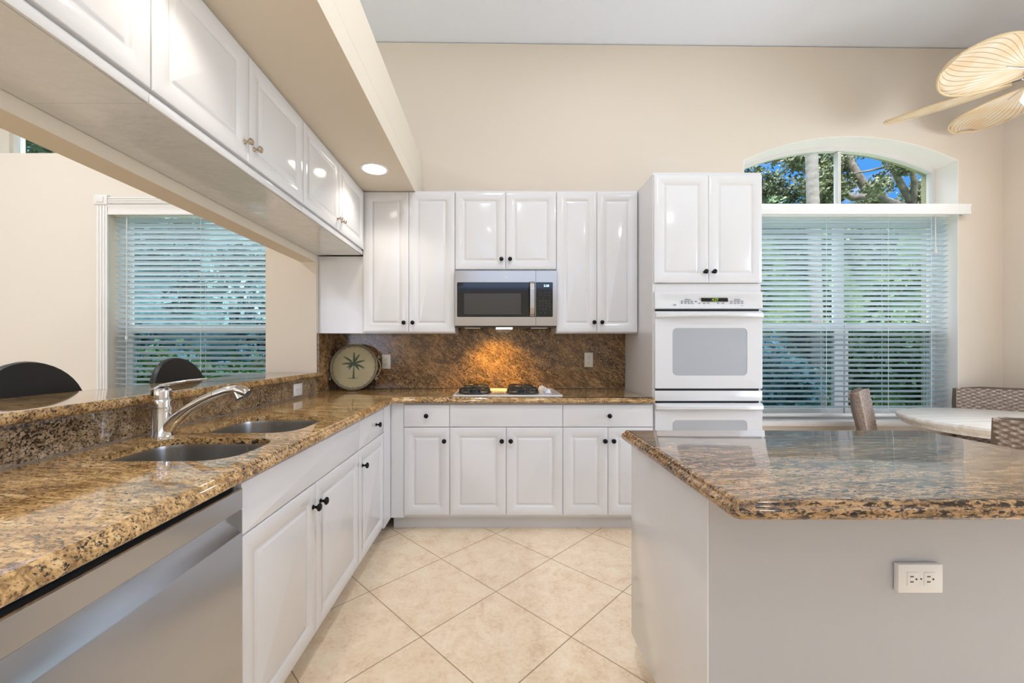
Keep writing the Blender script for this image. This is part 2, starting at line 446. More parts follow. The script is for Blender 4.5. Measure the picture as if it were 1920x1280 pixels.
# plastered white lining of the arched opening
bm = bmesh.new(); prism(bm, inset([(WX0, WZ0), (WX1, WZ0)] + arcpts(WX0, WX1, WZS, WR), -.0005), [inset([(WX0, WZ0), (WX1, WZ0)] + arcpts(WX0, WX1, WZS, WR), .004)], lambda u, v, w: (u, w, v), YW-.001, YW+.17)
struct(mk('trim_1', bm, 'reveal', smooth=0))
struct(mkb('wall_right', [(XR, XR+.15, 2.12, YW, 0, 3.72), (XR, XR+.15, -4.05, -.12, 0, 3.72), (XR, XR+.15, -.12, 2.12, 0, .38), (XR, XR+.15, -.12, 2.12, 2.52, 3.72)], 'wall', smooth=0))
struct(mkb('wall_front', [(-6.0, -5.3, -4.05, -3.9, 0, 3.72), (-5.3, -2.7, -4.05, -3.9, 2.55, 3.72), (-2.7, -1.35, -4.05, -3.9, 0, 3.72), (-1.35, 3.7, -4.05, -3.9, 0, 2.7), (-1.35, 3.7, -4.05, -3.9, 3.46, 3.72), (3.7, XR, -4.05, -3.9, 0, 3.72)], 'reveal', smooth=0))
# dining side
bm = bmesh.new(); prism(bm, [(-6.05, 0), (-1.711, 0), (-1.711, 2.86), (-6.05, 2.86)], [[(-3.2, .45), (-1.74, .45), (-1.74, 2.43), (-3.2, 2.43)]], lambda u, v, w: (u, w, v), YW, YW+.2)
struct(mk('wall_dining', bm, 'wall_dining', smooth=0))
bm = bmesh.new(); prism(bm, [(-6.05, 2.861), (-1.72, 2.861), (-1.72, 3.78), (-6.05, 3.82)], [[(-4.48, 2.92), (-3.0, 2.92), (-3.0, 3.6), (-4.48, 3.6)]], lambda u, v, w: (u, w, v), YW+.37, YW+.5)
struct(mk('wall_clerestory', bm, 'wall_dining', smooth=0))
struct(mkb('wall_left', [(-6.2, -6.05, -4.05, 3.83, 0, 3.82)], 'wall_dining', smooth=0))
struct(mkb('wall_stub', [(-1.71, -1.335, 2.985, YW-.001, 0, 1.029), (-1.71, -1.335, 2.985, YW-.001, 1.029, 2.415)], 'wall', smooth=0))
struct(mkb('wall_half', [(-1.47, -1.345, -1.6, 2.984, 0, 1.029)], 'wall', smooth=0))
struct(mkb('wall_beam', [(-1.455, -1.335, -1.6, 2.984, 1.885, 2.414)], 'soffit', smooth=0))
# ceiling of the pass-through: dropped soffit with the recessed lamps
holes = []
LY = [2.63, 1.15, -.25]
for y in LY:
    holes.append([(-.795+.078*cos(a*pi/16), y+.078*sin(a*pi/16)) for a in range(32)])
bm = bmesh.new(); prism(bm, [(-1.455, -1.6), (-.605, -1.6), (-.605, YW-.001), (-1.455, YW-.001)], holes, lambda u, v, w: (u, v, w), 2.416, 2.53)
struct(mk('trim_2', bm, 'soffit', smooth=0))
struct(mkb('trim_3', [(-1.455, -.605, -1.6, YW-.001, 2.531, 2.785)], 'soffit', smooth=0))

# ------------------------------------------------------------------ windows
def window(name, x0, x1, z0, z1, yf, mulls, rail, arched=None, lower='screen', dep=.045):
    fr = bmesh.new()
    if arched:
        a = [(x0, z0), (x1, z0)] + arcpts(x0, x1, z1, arched)
        prism(fr, inset(a, .004), [inset(a, .04)], lambda u, v, w: (u, w, v), yf, yf+dep)
    else:
        prism(fr, [(x0, z0), (x1, z0), (x1, z1), (x0, z1)], [[(x0+.04, z0+.04), (x1-.04, z0+.04), (x1-.04, z1-.04), (x0+.04, z1-.04)]], lambda u, v, w: (u, w, v), yf, yf+dep)
    root = struct(mk(name, fr, 'frame', smooth=0))
    return root
w1 = window('window_1', WX0, WX1, WZ0, WZS, YW+.165, None, None, arched=WR)
mx = 2.985
mkb('mullion', [(mx-.03, mx+.03, YW+.155, YW+.21, WZ0+.04, 2.33)], 'frame', w1, smooth=0)
mkb('mullion', [(mx-.013, mx+.013, YW+.165, YW+.21, 2.40, WZS+WR-.045)], 'frame', w1, smooth=0)
mkb('transom_bar', [(WX0+.04, WX1-.04, YW+.155, YW+.21, 2.331, 2.399)], 'frame', w1, smooth=0)
for a, b in ((WX0+.04, mx-.031), (mx+.031, WX1-.04)):
    mkb('meeting_rail', [(a, b, YW+.15, YW+.21, 1.395, 1.445)], 'frame', w1, smooth=0)
    mkb('sash', [(a, a+.028, YW+.145, YW+.18, WZ0+.04, 1.394), (b-.028, b, YW+.145, YW+.18, WZ0+.04, 1.394), (a+.028, b-.028, YW+.145, YW+.18, WZ0+.04, WZ0+.085)], 'frame', w1, smooth=0)
    mkb('glass_pane', [(a+.001, b-.001, YW+.186, YW+.19, 1.446, 2.33)], 'glass', w1, smooth=0)
    mkb('glass_pane', [(a+.029, b-.029, YW+.16, YW+.164, WZ0+.086, 1.394)], 'screen', w1, smooth=0)
ai = inset([(WX0, 2.36), (WX1, 2.36)] + arcpts(WX0, WX1, WZS, WR), .041)
bm = bmesh.new(); prism(bm, ai, [], lambda u, v, w: (u, w, v), YW+.186, YW+.19); mk('glass_pane', bm, 'glass', w1, smooth=0)
s1 = mkb('window_sill', [(WX0-.04, WX1+.03, YW-.035, YW+.16, WZ0-.035, WZ0+.005)], 'trim', w1, bev=.006)

w2 = window('window_2', -3.2, -1.74, .45, 2.43, YW+.14, None, None)
mkb('meeting_rail', [(-3.16, -1.78, YW+.125, YW+.19, 1.40, 1.45)], 'frame', w2, smooth=0)
mkb('sash', [(-3.16, -3.12, YW+.125, YW+.16, .49, 1.399), (-1.82, -1.78, YW+.125, YW+.16, .49, 1.399), (-3.12, -1.82, YW+.125, YW+.16, .49, .54)], 'frame', w2, smooth=0)
mkb('glass_pane', [(-3.159, -1.781, YW+.165, YW+.169, 1.451, 2.39)], 'glass', w2, smooth=0)
mkb('glass_pane', [(-3.119, -1.821, YW+.14, YW+.144, .541, 1.399)], 'screen', w2, smooth=0)
bm = bmesh.new()
box(bm, -3.29, -3.2, YW-.022, YW-.001, .35, 2.43, bev=.003)
for k in range(3): box(bm, -3.278+.024*k, -3.264+.024*k, YW-.028, YW-.02, .36, 2.42, bev=.003)
box(bm, -3.2, -1.74, YW-.022, YW-.001, 2.432, 2.49, bev=.003)
for k in range(3): box(bm, -3.2, -1.74, YW-.028, YW-.02, 2.438+.018*k, 2.449+.018*k, bev=.002)
box(bm, -3.302, -3.19, YW-.034, YW-.001, 2.425, 2.505, bev=.004); box(bm, -3.275, -3.217, YW-.042, YW-.03, 2.44, 2.49, bev=.006)
mk('casing', bm, 'trim', w2)
w3 = window('window_3', -4.48, -3.0, 2.92, 3.6, YW+.40, None, None)
mkb('glass_pane', [(-4.44, -3.04, YW+.42, YW+.424, 2.96, 3.56)], 'glass', w3, smooth=0)

# ------------------------------------------------------------------ blinds
def blind(name, label, x0, x1, ztop, zbot, y, pitch, tilt, cords, valance, wand=None):
    r = thing(name, label, 'blinds', (x0, y, zbot))
    w = x1-x0; H = ztop-zbot
    n = int((H-.05)/pitch)
    bm = bmesh.new(); dy, dz = .025*cos(tilt), .025*sin(tilt)
    for i in range(n):
        z = H-.05-i*pitch
        # room side edge is raised, thin slightly crowned slat
        top = [(-dy, z+dz), (0, z+.0035), (dy, z-dz)]; bot = [(dy, z-dz-.003), (0, z+.0005), (-dy, z+dz-.003)]
        sec = top+bot
        loft(bm, [[(0, a, b) for a, b in sec], [(w, a, b) for a, b in sec]], True, True, True)
    mk('slats', bm, 'slat', r, smooth=60)
    mkb('bottom_rail', [(0, w, -.025, .025, 0, .022)], 'trim', r, bev=.004)
    mkb('head_rail', [(0, w, -.028, .028, H-.02, H+.02)], 'trim', r, smooth=0)
    for cx in cords:
        bm = bmesh.new()
        for s in (-1, 1): box(bm, cx-.0012, cx+.0012, s*.028-.0012, s*.028+.0012, .02, H-.02)
        for i in range(n):
            z = H-.05-i*pitch
        mk('ladder_cord', bm, 'cord', r, smooth=0)
    if wand:
        bm = bmesh.new(); tube(bm, [(wand[0], -.04, H-.02), (wand[0], -.042, H-.02-wand[1])], .004, 8); lathe(bm, [(.004, 0), (.011, .012), (.011, .028), (.005, .04)], 10, (wand[0], -.042, H-.02-wand[1]-.04))
        mk('tilt_wand', bm, 'cord', r)
    bm = bmesh.new(); vx0, vx1, vy, vz0, vz1 = valance
    pr = [(0, 0), (-.012, 0), (-.014, .012), (-.010, .02), (-.010, (vz1-vz0)-.02), (-.018, (vz1-vz0)-.008), (-.018, vz1-vz0), (0, vz1-vz0)]
    loft(bm, [[(vx0-x0, vy-y+a, vz0-zbot+b) for a, b in pr], [(vx1-x0, vy-y+a, vz0-zbot+b) for a, b in pr]], True, True, True)
    if vy < YW:
        box(bm, vx1-x0-.012, vx1-x0, vy-y, YW-y-.002, vz0-zbot, vz1-zbot); box(bm, vx0-x0, vx1-x0-.012, vy-y, YW-y-.002, vz1-zbot-.01, vz1-zbot)
    mk('valance', bm, 'trim', r, smooth=50)
    return r
blind('venetian_blind', 'wide white slatted blind half open under the arched transom window, behind the round table', WX0+.02, WX1-.025, 2.37, .672, YW+.07, .0435, radians(25), [.12, .70, 1.22, 1.58], (WX0-.03, WX1+.03, YW-.055, 2.335, 2.415), (1.60, .28))
blind('venetian_blind', 'white slatted blind seen through the pass-through opening in the dining room window', -3.185, -1.755, 2.37, .48, YW+.055, .0445, radians(26), [.10, .72, 1.33], (-3.195, -1.745, YW-.01, 2.345, 2.425), (.115, 1.0))

# ------------------------------------------------------------------ cabinets
def rring(x0, x1, z0, z1, d, y, r=0.0, seg=4):
    x0, x1, z0, z1 = x0+d, x1-d, z0+d, z1-d
    pts = []
    for cx, cz, a0 in ((x1-r, z0+r, -pi/2), (x1-r, z1-r, 0), (x0+r, z1-r, pi/2), (x0+r, z0+r, pi)):
        for k in range(seg+1):
            a = a0 + pi/2*k/seg
            pts.append((cx+r*cos(a), y, cz+r*sin(a)))
    return pts
def door_panel(bm, x0, x1, z0, z1, th=.019, stile=.057, raised=True, yb=0):
    f = yb-th
    rs = [rring(x0, x1, z0, z1, 0, yb, .001), rring(x0, x1, z0, z1, 0, f+.003, .001), rring(x0, x1, z0, z1, .001, f+.001, .0015), rring(x0, x1, z0, z1, .0035, f, .002)]
    if raised:
        s = stile
        rs += [rring(x0, x1, z0, z1, s, f, .014), rring(x0, x1, z0, z1, s+.003, f+.002, .012), rring(x0, x1, z0, z1, s+.008, f+.0055, .009), rring(x0, x1, z0, z1, s+.014, f+.0065, .006),
               rring(x0, x1, z0, z1, s+.018, f+.005, .004), rring(x0, x1, z0, z1, s+.024, f+.0015, .003), rring(x0, x1, z0, z1, s+.028, f+.0005, .002)]
    loft(bm, rs, True, True, True)
def knob(parent, x, z, y=-.019, m='knob', r=.0155):
    bm = bmesh.new()
    lathe(bm, [(.009, 0), (.009, -.003), (.0055, -.006), (.005, -.014), (.010, -.018), (r, -.0235), (r, -.028), (r*.7, -.0325), (.002, -.034)], 20, (0, 0, 0), 'y')
    return mk('knob', bm, m, parent, loc=(x, y, z))
def cabinet(name, label, origin, rz, w, z0, z1, depth, doors=(), drawers=(), cat='cabinet', group=None, kick=0, knobm='knob', extra=None, kickm='kick', bodym='cab', bodybox=None, sub=.0015, open_box=False):
    r = thing(name, label, cat, origin, rz, group)
    zz = z0+kick
    if open_box:
        mkb('body', [(0, .018, 0, depth, zz, z1), (w-.018, w, 0, depth, zz, z1), (.018, w-.018, 0, depth, zz, zz+.018), (.018, w-.018, depth-.01, depth, zz+.018, z1), (.018, w-.018, 0, .018, z1-.04, z1)], bodym, r, smooth=0)
    else:
        mkb('body', [bodybox or (0, w, 0, depth, zz, z1)], bodym, r, smooth=0)
    if kick: mkb('toe_kick', [(0, w, .06, .075, z0, zz-.0005)], kickm, r, smooth=0)
    for d in doors:
        x0, x1, a, b, kx, kz = d
        bm = bmesh.new(); door_panel(bm, x0+sub, x1-sub, a, b); o = mk('door', bm, 'cab', r, smooth=40)
        if kx is not None: knob(o, kx, kz, m=knobm, r=.0155 if knobm == 'knob' else .0135)
    for d in drawers:
        x0, x1, a, b, kx = d
        bm = bmesh.new(); door_panel(bm, x0+sub, x1-sub, a, b, raised=False); o = mk('drawer' if kx is not None else 'false_drawer_front', bm, 'cab', r)
        if kx is not None: knob(o, kx, (a+b)/2+.003, m=knobm)
    return r
YB = 2.71; YBC = YB+.019          # base faces
ZT = .8735
DW0, DW1 = .5, 1.118
DZ0, DZ1, RZ0, RZ1 = .118, .709, .7135, .862
# back run
cabinet('base_cabinet', 'white narrow base cabinet with one door and one drawer left of the cooktop cabinet', (-.622, YBC, 0), 0, .309, 0, ZT, .59,
        [(0, .309, DZ0, DZ1, .309-.034, DZ1-.087)], [(0, .309, RZ0, RZ1, .155)], kick=.1)
cabinet('base_cabinet', 'white wide base cabinet with two doors and blank panel directly below the cooktop', (-.313, YBC, 0), 0, .763, 0, ZT, .59,
        [(0, .3815, DZ0, DZ1, .3815-.03, DZ1-.087), (.3815, .763, DZ0, DZ1, .3815+.03, DZ1-.087)], [(0, .763, RZ0, RZ1, None)], kick=.1)
cabinet('base_cabinet', 'white base cabinet with one wide drawer over two doors beside the oven tower', (.45, YBC, 0), 0, .61, 0, ZT, .59,
        [(0, .305, DZ0, DZ1, .305-.025, DZ1-.087), (.305, .61, DZ0, DZ1, .305+.033, DZ1-.087)], [(0, .61, RZ0, RZ1, .31)], kick=.1)
fl = thing('corner_filler', 'plain white filler strip closing the inner corner between both base cabinet runs', 'filler panel', (-.709, YB+.004, 0))
mkb('panel', [(0, .0865, 0, .018, .1, ZT)], 'cab', fl, smooth=0); mkb('toe_kick', [(0, .0865, .075, .09, 0, .0995)], 'kick', fl, smooth=0)
# left run, front plane x=-.71
XF = -.729
q = pi/2
cabinet('base_cabinet', 'white single door base cabinet with small drawer, between sink cabinet and back corner', (XF, 2.088, 0), q, .46, 0, ZT, .57,
        [(0, .46, DZ0, DZ1, .05, DZ1-.09)], [(0, .46, RZ0, RZ1, .29)], kick=.1)
cabinet('sink_base_cabinet', 'white double door cabinet under the sink with long blank panel above', (XF, 1.121, 0), q, .966, 0, ZT, .57,
        [(0, .468, DZ0, DZ1, .468-.03, DZ1-.085), (.468, .966, DZ0, DZ1, .468+.035, DZ1-.085)], [(0, .966, RZ0, RZ1, None)], kick=.1, open_box=True)
fl = thing('corner_filler', 'white end strip of the left base run touching the back corner', 'filler panel', (-.73, 2.5495, 0))
mkb('panel', [(0, .02, 0, .16, .1, ZT)], 'cab', fl, smooth=0); mkb('toe_kick', [(-.06, -.075, 0, .2, 0, .0995)], 'kick', fl, smooth=0)
# upper row, back wall
YU = 3.0; YUC = YU+.019
UZ0, UZ1 = 1.357, 2.418
cabinet('wall_cabinet', 'tall white two door wall cabinet left of the microwave, below the recessed light', (-.994, YUC, 0), 0, .687, UZ0, UZ1+.006, .309,
        [(0, .343, UZ0+.008, UZ1-.008, .343-.033, UZ0+.077), (.343, .687, UZ0+.008, UZ1-.008, .343+.033, UZ0+.077)])
cabinet('wall_cabinet', 'short white two door wall cabinet directly above the microwave', (-.306, YUC, 0), 0, .756, 1.822, UZ1+.006, .309,
        [(0, .378, 1.832, UZ1-.008, .378-.032, 1.905), (.378, .756, 1.832, UZ1-.008, .378+.032, 1.905)])
cabinet('wall_cabinet', 'tall white two door wall cabinet between microwave and oven tower', (.451, YUC, 0), 0, .606, UZ0, UZ1+.006, .309,
        [(0, .302, UZ0+.008, UZ1-.008, .302-.025, UZ0+.08), (.302, .606, UZ0+.008, UZ1-.008, .302+.033, UZ0+.08)])
cabinet('corner_wall_cabinet', 'plain white blank cabinet side in the corner above the palm tray', (-1.333, YU+.022, 0), 0, .338, UZ0, 1.934, .305)
# upper row, left, above the pass-through
LW = [(.24, 1.146, 'white two door wall cabinet nearest the camera over the pass-through'), (1.146, 2.052, 'white two door wall cabinet in the middle of the row over the pass-through'), (2.052, 2.985, 'white two door wall cabinet at the far corner end over the pass-through')]
LW = [(-.67, .239, 'white wall cabinet over the pass-through, mostly behind the viewpoint')] + LW
for a, b, lb in LW:
    w = b-a-.001; h = w/2
    r = cabinet('wall_cabinet', lb, (-1.0, a, 0), q, w, 1.955, 2.4145, .33,
            [(0, h, 1.975, 2.402, h-.03, 2.045), (h, w, 1.975, 2.402, h+.032, 2.045)], knobm='knobn')
    mkb('bottom_panel', [(0, w, 0, .33, 1.936, 1.9545)], 'under', r, smooth=0)
    mkb('light_rail', [(0, w, -.012, -.0005, 1.936, 1.966)], 'cab', r, bev=.003)
# ------------------------------------------------------------------ countertops
HB, HT = .875, .914
XE = -.68; YE = YB-.03
XS = -1.3335
def rrect(x0, x1, y0, y1, r, seg=8):
    if isinstance(r, float): r = [r]*4
    return [tuple(p) for p in fillet([(x0, y0), (x1, y0), (x1, y1), (x0, y1)], r, seg)]
sink1 = rrect(-1.19, -.775, 1.155, 1.46, [.06, .12, .12, .09])
sink2 = rrect(-1.195, -.785, 1.545, 1.95, [.06, .12, .15, .12])
outline = [(XS, -1.5), (XE, -1.5), (XE, YE), (1.062, YE), (1.062, YW-.021), (-1.32, YW-.021), (-1.32, 3.0), (XS, 3.0)]
outline = fillet(outline, [0, .02, .03, .006, 0, 0, 0, 0], 4)
bm = bmesh.new(); slab(bm, outline, [sink1, sink2], HB, HT)
tag(mk('granite_countertop', bm, 'granite', smooth=50), 'golden brown granite countertop in an L shape holding sink and cooktop', 'countertop')
def island_top():
    o = fillet([(.50, .84), (1.705, .84), (1.705, 1.62), (.50, 1.62)], [.025, .02, .02, .02], 5)
    bm = bmesh.new(); slab(bm, o, [], HB, HT)
    return mk('island_countertop', bm, 'granite_i', smooth=50)
tag(island_top(), 'brown speckled granite slab on top of the white island, reflecting the window', 'countertop')
bo = fillet([(-1.70, -1.5), (-1.30, -1.5), (-1.30, 3.06), (-1.334, 3.06), (-1.334, 2.984), (-1.70, 2.984)], [0, .01, .02, 0, 0, 0], 4)
bm = bmesh.new(); slab(bm, bo, [], 1.03, 1.067, 'bull')
tag(mk('bar_counter', bm, 'granite', smooth=50), 'raised narrow granite bar ledge behind the sink in the pass-through', 'bar top')
tag(mkb('splash_strip', [(-1.344, -1.334, -1.5, 3.0, HT+.0005, 1.0295)], 'granite_s', smooth=0), 'low granite strip rising from the counter to the bar ledge behind the faucet', 'backsplash')
bsp = thing('granite_backsplash', 'dark brown veined granite backsplash on the wall behind the cooktop', 'backsplash')
mkb('main_slab', [(-1.334, 1.062, YW-.02, YW-.001, HT+.0005, UZ0-.001), (-.305, .45, YW-.02, YW-.001, UZ0-.001, 1.43)], 'granite_b', bsp, smooth=0)
mkb('return_slab', [(-1.334, -1.32, 3.0, YW-.0205, HT+.0005, UZ0-.001)], 'granite_b', bsp, smooth=0)

# ------------------------------------------------------------------ sink
sk = thing('double_sink', 'undermounted stainless double bowl sink set in the left counter', 'sink')
for o_ in (sink1, sink2):
    bm = bmesh.new(); rings = []
    for d, z in ((.0006, .893), (.003, .8925), (.005, .88), (.010, .76), (.022, .722), (.05, .705), (.10, .70)):
        rings.append([(x, y, z) for x, y in inset(o_, d)])
    loft(bm, rings, True, False, True)
    cx = sum(p[0] for p in o_)/len(o_); cy = sum(p[1] for p in o_)/len(o_)
    bw = mk('bowl', bm, 'steels', sk, smooth=60)
    bm = bmesh.new(); lathe(bm, [(.045, .698), (.043, .701), (.03, .697), (.012, .699)], 20, (cx, cy, 0)); mk('drain', bm, 'chrome', bw)
# ------------------------------------------------------------------ faucet
fc = thing('kitchen_faucet', 'chrome single lever pull-out faucet standing between the two sink bowls', 'faucet', (-1.243, 1.50, HT))
bm = bmesh.new(); lathe(bm, [(.036, 0), (.036, .004), (.0335, .008), (.0325, .10), (.0325, .105)], 28); mk('body', bm, 'chrome', fc)
bm = bmesh.new(); lathe(bm, [(.0315, .106), (.0315, .136), (.031, .137)], 28); mk('collar', bm, 'chrome', fc)
bm = bmesh.new()
tube(bm, [(.002, 0, .012), (.02, 0, .03), (.05, 0, .062), (.10, 0, .102), (.15, 0, .132), (.195, 0, .152)], [.020, .026, .025, .020, .019, .019], 16, True, .85)
mk('spout', bm, 'chrome', fc, smooth=60)
bm = bmesh.new()
tube(bm, [(.196, 0, .1525), (.24, 0, .168), (.27, 0, .172), (.295, 0, .168), (.318, 0, .156)], [.0185, .0175, .018, .022, .018], 16, True, .9)
tube(bm, [(.278, 0, .165), (.292, 0, .140)], [.018, .021], 16)
mk('spray_head', bm, 'chrome', fc, smooth=60)
bm = bmesh.new()
lathe(bm, [(.027, .1375), (.0275, .165), (.026, .172), (.018, .178), (.004, .180)], 28)
rs = []
for x, z, hw, th in ((-.030, .150, .018, .004), (-.026, .172, .022, .006), (.0, .187, .022, .007), (.05, .197, .018, .006), (.10, .205, .014, .005), (.15, .210, .010, .004), (.168, .210, .004, .003)):
    rs.append([(x + 0*k, hw*cos(2*pi*k/12), z+th*sin(2*pi*k/12)) for k in range(12)])
loft(bm, rs, True, True, True)
mk('lever', bm, 'chrome', fc, smooth=60)

# ------------------------------------------------------------------ dishwasher
dw = thing('dishwasher', 'stainless steel dishwasher with pocket handle under the near left counter', 'dishwasher', (XF, DW0, 0), q)
w = DW1-DW0
mkb('tub', [(.003, w-.003, .002, .56, .1, .866)], 'blackm', dw, smooth=0)
bm = bmesh.new()
pr = [(-.001, .852), (-.023, .852), (-.026, .849), (-.026, .795), (-.023, .792), (-.002, .792)]
bm2 = bm
loft(bm, [[(.003, a, b) for a, b in pr], [(w-.003, a, b) for a, b in pr]], True, True, True)
dr = mk('top_panel', bm, 'steeld', dw)
bm = bmesh.new()
for (x, d) in ((0, 0),):
    pr = [(-.002, .791), (-.002, .772), (-.024, .731), (-.026, .726), (-.026, .125), (-.023, .122), (0, .122), (0, .791)]
    loft(bm, [[(.003, a, b) for a, b in pr], [(w-.003, a, b) for a, b in pr]], True, True, True)
dp = mk('door', bm, 'steeld', dw)
for xx in (.003, w-.006):
    mkb('handle_end', [(xx, xx+.003, -.0255, -.0025, .727, .791)], 'steeld', dp, smooth=0)
mkb('toe_kick', [(0, w, .06, .075, 0, .0995)], 'blackm', dw, smooth=0)
cabinet('base_cabinet', 'white base cabinet on the near side of the dishwasher, out of view behind the camera', (XF, -.42, 0), q, .915, 0, ZT, .57,
        [(0, .457, DZ0, DZ1, .42, .62), (.457, .915, DZ0, DZ1, .49, .62)], [(0, .915, RZ0, RZ1, None)], kick=.1)

# ------------------------------------------------------------------ oven tower
TX0, TX1 = 1.0635, 1.80
TY = 2.735; TW = TX1-TX0
tw = thing('oven_tower_cabinet', 'tall white cabinet tower housing the double oven, two doors on top', 'cabinet', (TX0, TY, 0))
TD = YW-TY-.001
mkb('body', [(0, .019, 0, TD, .1, 2.425), (TW-.019, TW, 0, TD, .1, 2.425), (.019, TW-.019, 0, TD, 2.407, 2.425), (.019, TW-.019, 0, TD, 1.665, 1.683), (.019, TW-.019, 0, TD, .1, .12), (.019, TW-.019, TD-.01, TD, .12, 2.407), (.019, TW-.019, -.001, .018, 1.628, 1.665), (-.0, TW, -.004, 0, 2.418, 2.435)], 'cab', tw, smooth=0)
mkb('toe_kick', [(0, TW, .06, .075, 0, .0995)], 'kick', tw, smooth=0)
for a, b, kx in ((.004, TW*.505, TW*.505-.028), (TW*.505, TW-.002, TW*.505+.03)):
    bm = bmesh.new(); door_panel(bm, a+.001, b-.001, 1.686, 2.414); o = mk('door', bm, 'cab', tw, smooth=40); knob(o, kx, 1.758)
bm = bmesh.new(); door_panel(bm, .004, TW-.004, .118, .36, raised=False); mk('drawer', bm, 'cab', tw)
ov = thing('double_wall_oven', 'white built-in double wall oven in the tall tower right of the counter', 'oven', (TX0, TY, 0))
mkb('body', [(.022, TW-.022, .002, .56, .39, 1.625)], 'blackm', ov, smooth=0)
fy = -.02
OX0, OX1 = .008, TW-.004
# control panel: slanted face with concave brow
bm = bmesh.new()
zc1, zc0 = 1.626, 1.508
pr = [(0, zc1), (-.022, zc1), (-.024, zc1-.022), (-.012, zc1-.040), (-.016, zc1-.075), (-.028, zc0+.01), (-.028, zc0+.004), (-.02, zc0), (0, zc0)]
pe = [(0, zc1), (-.022, zc1), (-.024, zc1-.022), (-.024, zc1-.040), (-.025, zc1-.075), (-.028, zc0+.01), (-.028, zc0+.004), (-.02, zc0), (0, zc0)]
X = [OX0, OX0+.02, OX0+.07, OX1-.07, OX1-.02, OX1]
loft(bm, [[(x, a, b) for a, b in (pe if i in (0, 1, 4, 5) else pr)] for i, x in enumerate(X)], True, True, True)
cp = mk('control_panel', bm, 'white', ov)
s = 276.0
def ox(px): return (px-930)/s*1.0 - TX0 + .0
def oz(py): return 1.235+(655-py)/s
bm = bmesh.new(); prism(bm, [(ox(1313.5), oz(565.6)), (ox(1362.5), oz(565.6)), (ox(1361.5), oz(559)), (ox(1312.5), oz(559))], [], lambda u, v, w: (u, w, v), -.022, -.012)
dsp = mk('display', bm, 'black', cp, smooth=0)
M['green'] = mat('green_digits', (120, 150, 20), .5, emit=(150, 190, 30), es=.8)
text('clock_digits', '4:27', .026, 'green', dsp, (ox(1338), -.0232, oz(562.6)))
bm = bmesh.new()
for row, (pys, pxs) in enumerate(((565, (1277, 1283, 1289, 1295, 1303, 1369, 1376, 1382, 1389)), (568.6, (1276.5, 1283, 1290, 1296, 1309, 1318, 1326, 1344, 1353, 1368, 1375, 1382, 1389)))):
    for px in pxs:
        x, z = ox(px), oz(pys); mkb('key', [(x-.0055, x+.0055, -.0235-.0015*row, -.0155-.001*row, z-.0028, z+.0028)], 'grey', cp, smooth=0)
for px, py, hw in ((1288, 561.5, .018), (1380, 561.5, .018), (1388, 573.5, .009)): mkb('legend_line', [(ox(px)-hw, ox(px)+hw, -.0245, -.014, oz(py)-.0016, oz(py)+.0016)], 'grey', cp, smooth=0)
bm.free()
bm = bmesh.new(); lathe(bm, [(.0062, -.030), (.0062, -.024)], 20, (ox(1263), 0, oz(572)), 'y'); mk('brand_badge', bm, 'grey', cp)
mkb('gap', [(.02, TW-.02, -.012, .0, 1.494, 1.508)], 'blackm', ov, smooth=0)
def oven_door(zt, zb):
    bm = bmesh.new()
    x0, x1 = OX0, OX1
    # slab with a recessed rounded window opening
    w0, w1, a, b = ox(1258), ox(1397), zt-.113, zt-.432
    def rr(d, y): return rring(x0, x1, zb, zt, d, y, .004)
    loft(bm, [rr(0, 0), rr(0, fy-.004), rr(.002, fy-.007)], True, True, False)
    rs = [rring(x0, x1, zb, zt, .002, fy-.007, .004, 8)]
    out = [(p[0], p[2]) for p in rring(x0, x1, zb, zt, .002, 0, .004, 8)]; hole = [(p[0], p[2]) for p in rring(w0, w1, b, a, 0, 0, .03, 8)]
    prism(bm, out, [hole], lambda u, v, w: (u, w, v), fy-.007, fy-.003)
    d = mk('oven_door', bm, 'white', ov, smooth=30)
    bm = bmesh.new(); prism(bm, inset(hole, .0005), [], lambda u, v, w: (u, w, v), fy-.0055, fy-.0041); mk('window', bm, 'ovenglass', d, smooth=0)
    # full width bar handle, bowed outwards
    bm = bmesh.new(); rs = []
    for i in range(17):
        t = i/16; x = x0+.002+(x1-x0-.004)*t; bow = .012+.034*sin(pi*t)**.5 if 0 < t < 1 else .012
        hh = .026 - .006*sin(pi*t)
        sec = [(fy-.007, zt-.006), (fy-bow, zt-.010), (fy-bow-.008, zt-.016), (fy-bow-.008, zt-.012-hh), (fy-bow, zt-.018-hh), (fy-.007, zt-.022-hh)]
        rs.append([(x, p, z) for p, z in sec])
    loft(bm, rs, True, True, True); mk('handle', bm, 'white', d, smooth=45)
oven_door(1.492, .972)
mkb('gap', [(.02, TW-.02, -.012, 0, .958, .971)], 'blackm', ov, smooth=0)
mkb('divider_strip', [(OX0, OX1, -.024, 0, .888, .957)], 'white', ov, bev=.003)
mkb('gap', [(.02, TW-.02, -.012, 0, .875, .887)], 'blackm', ov, smooth=0)
oven_door(.873, .40)

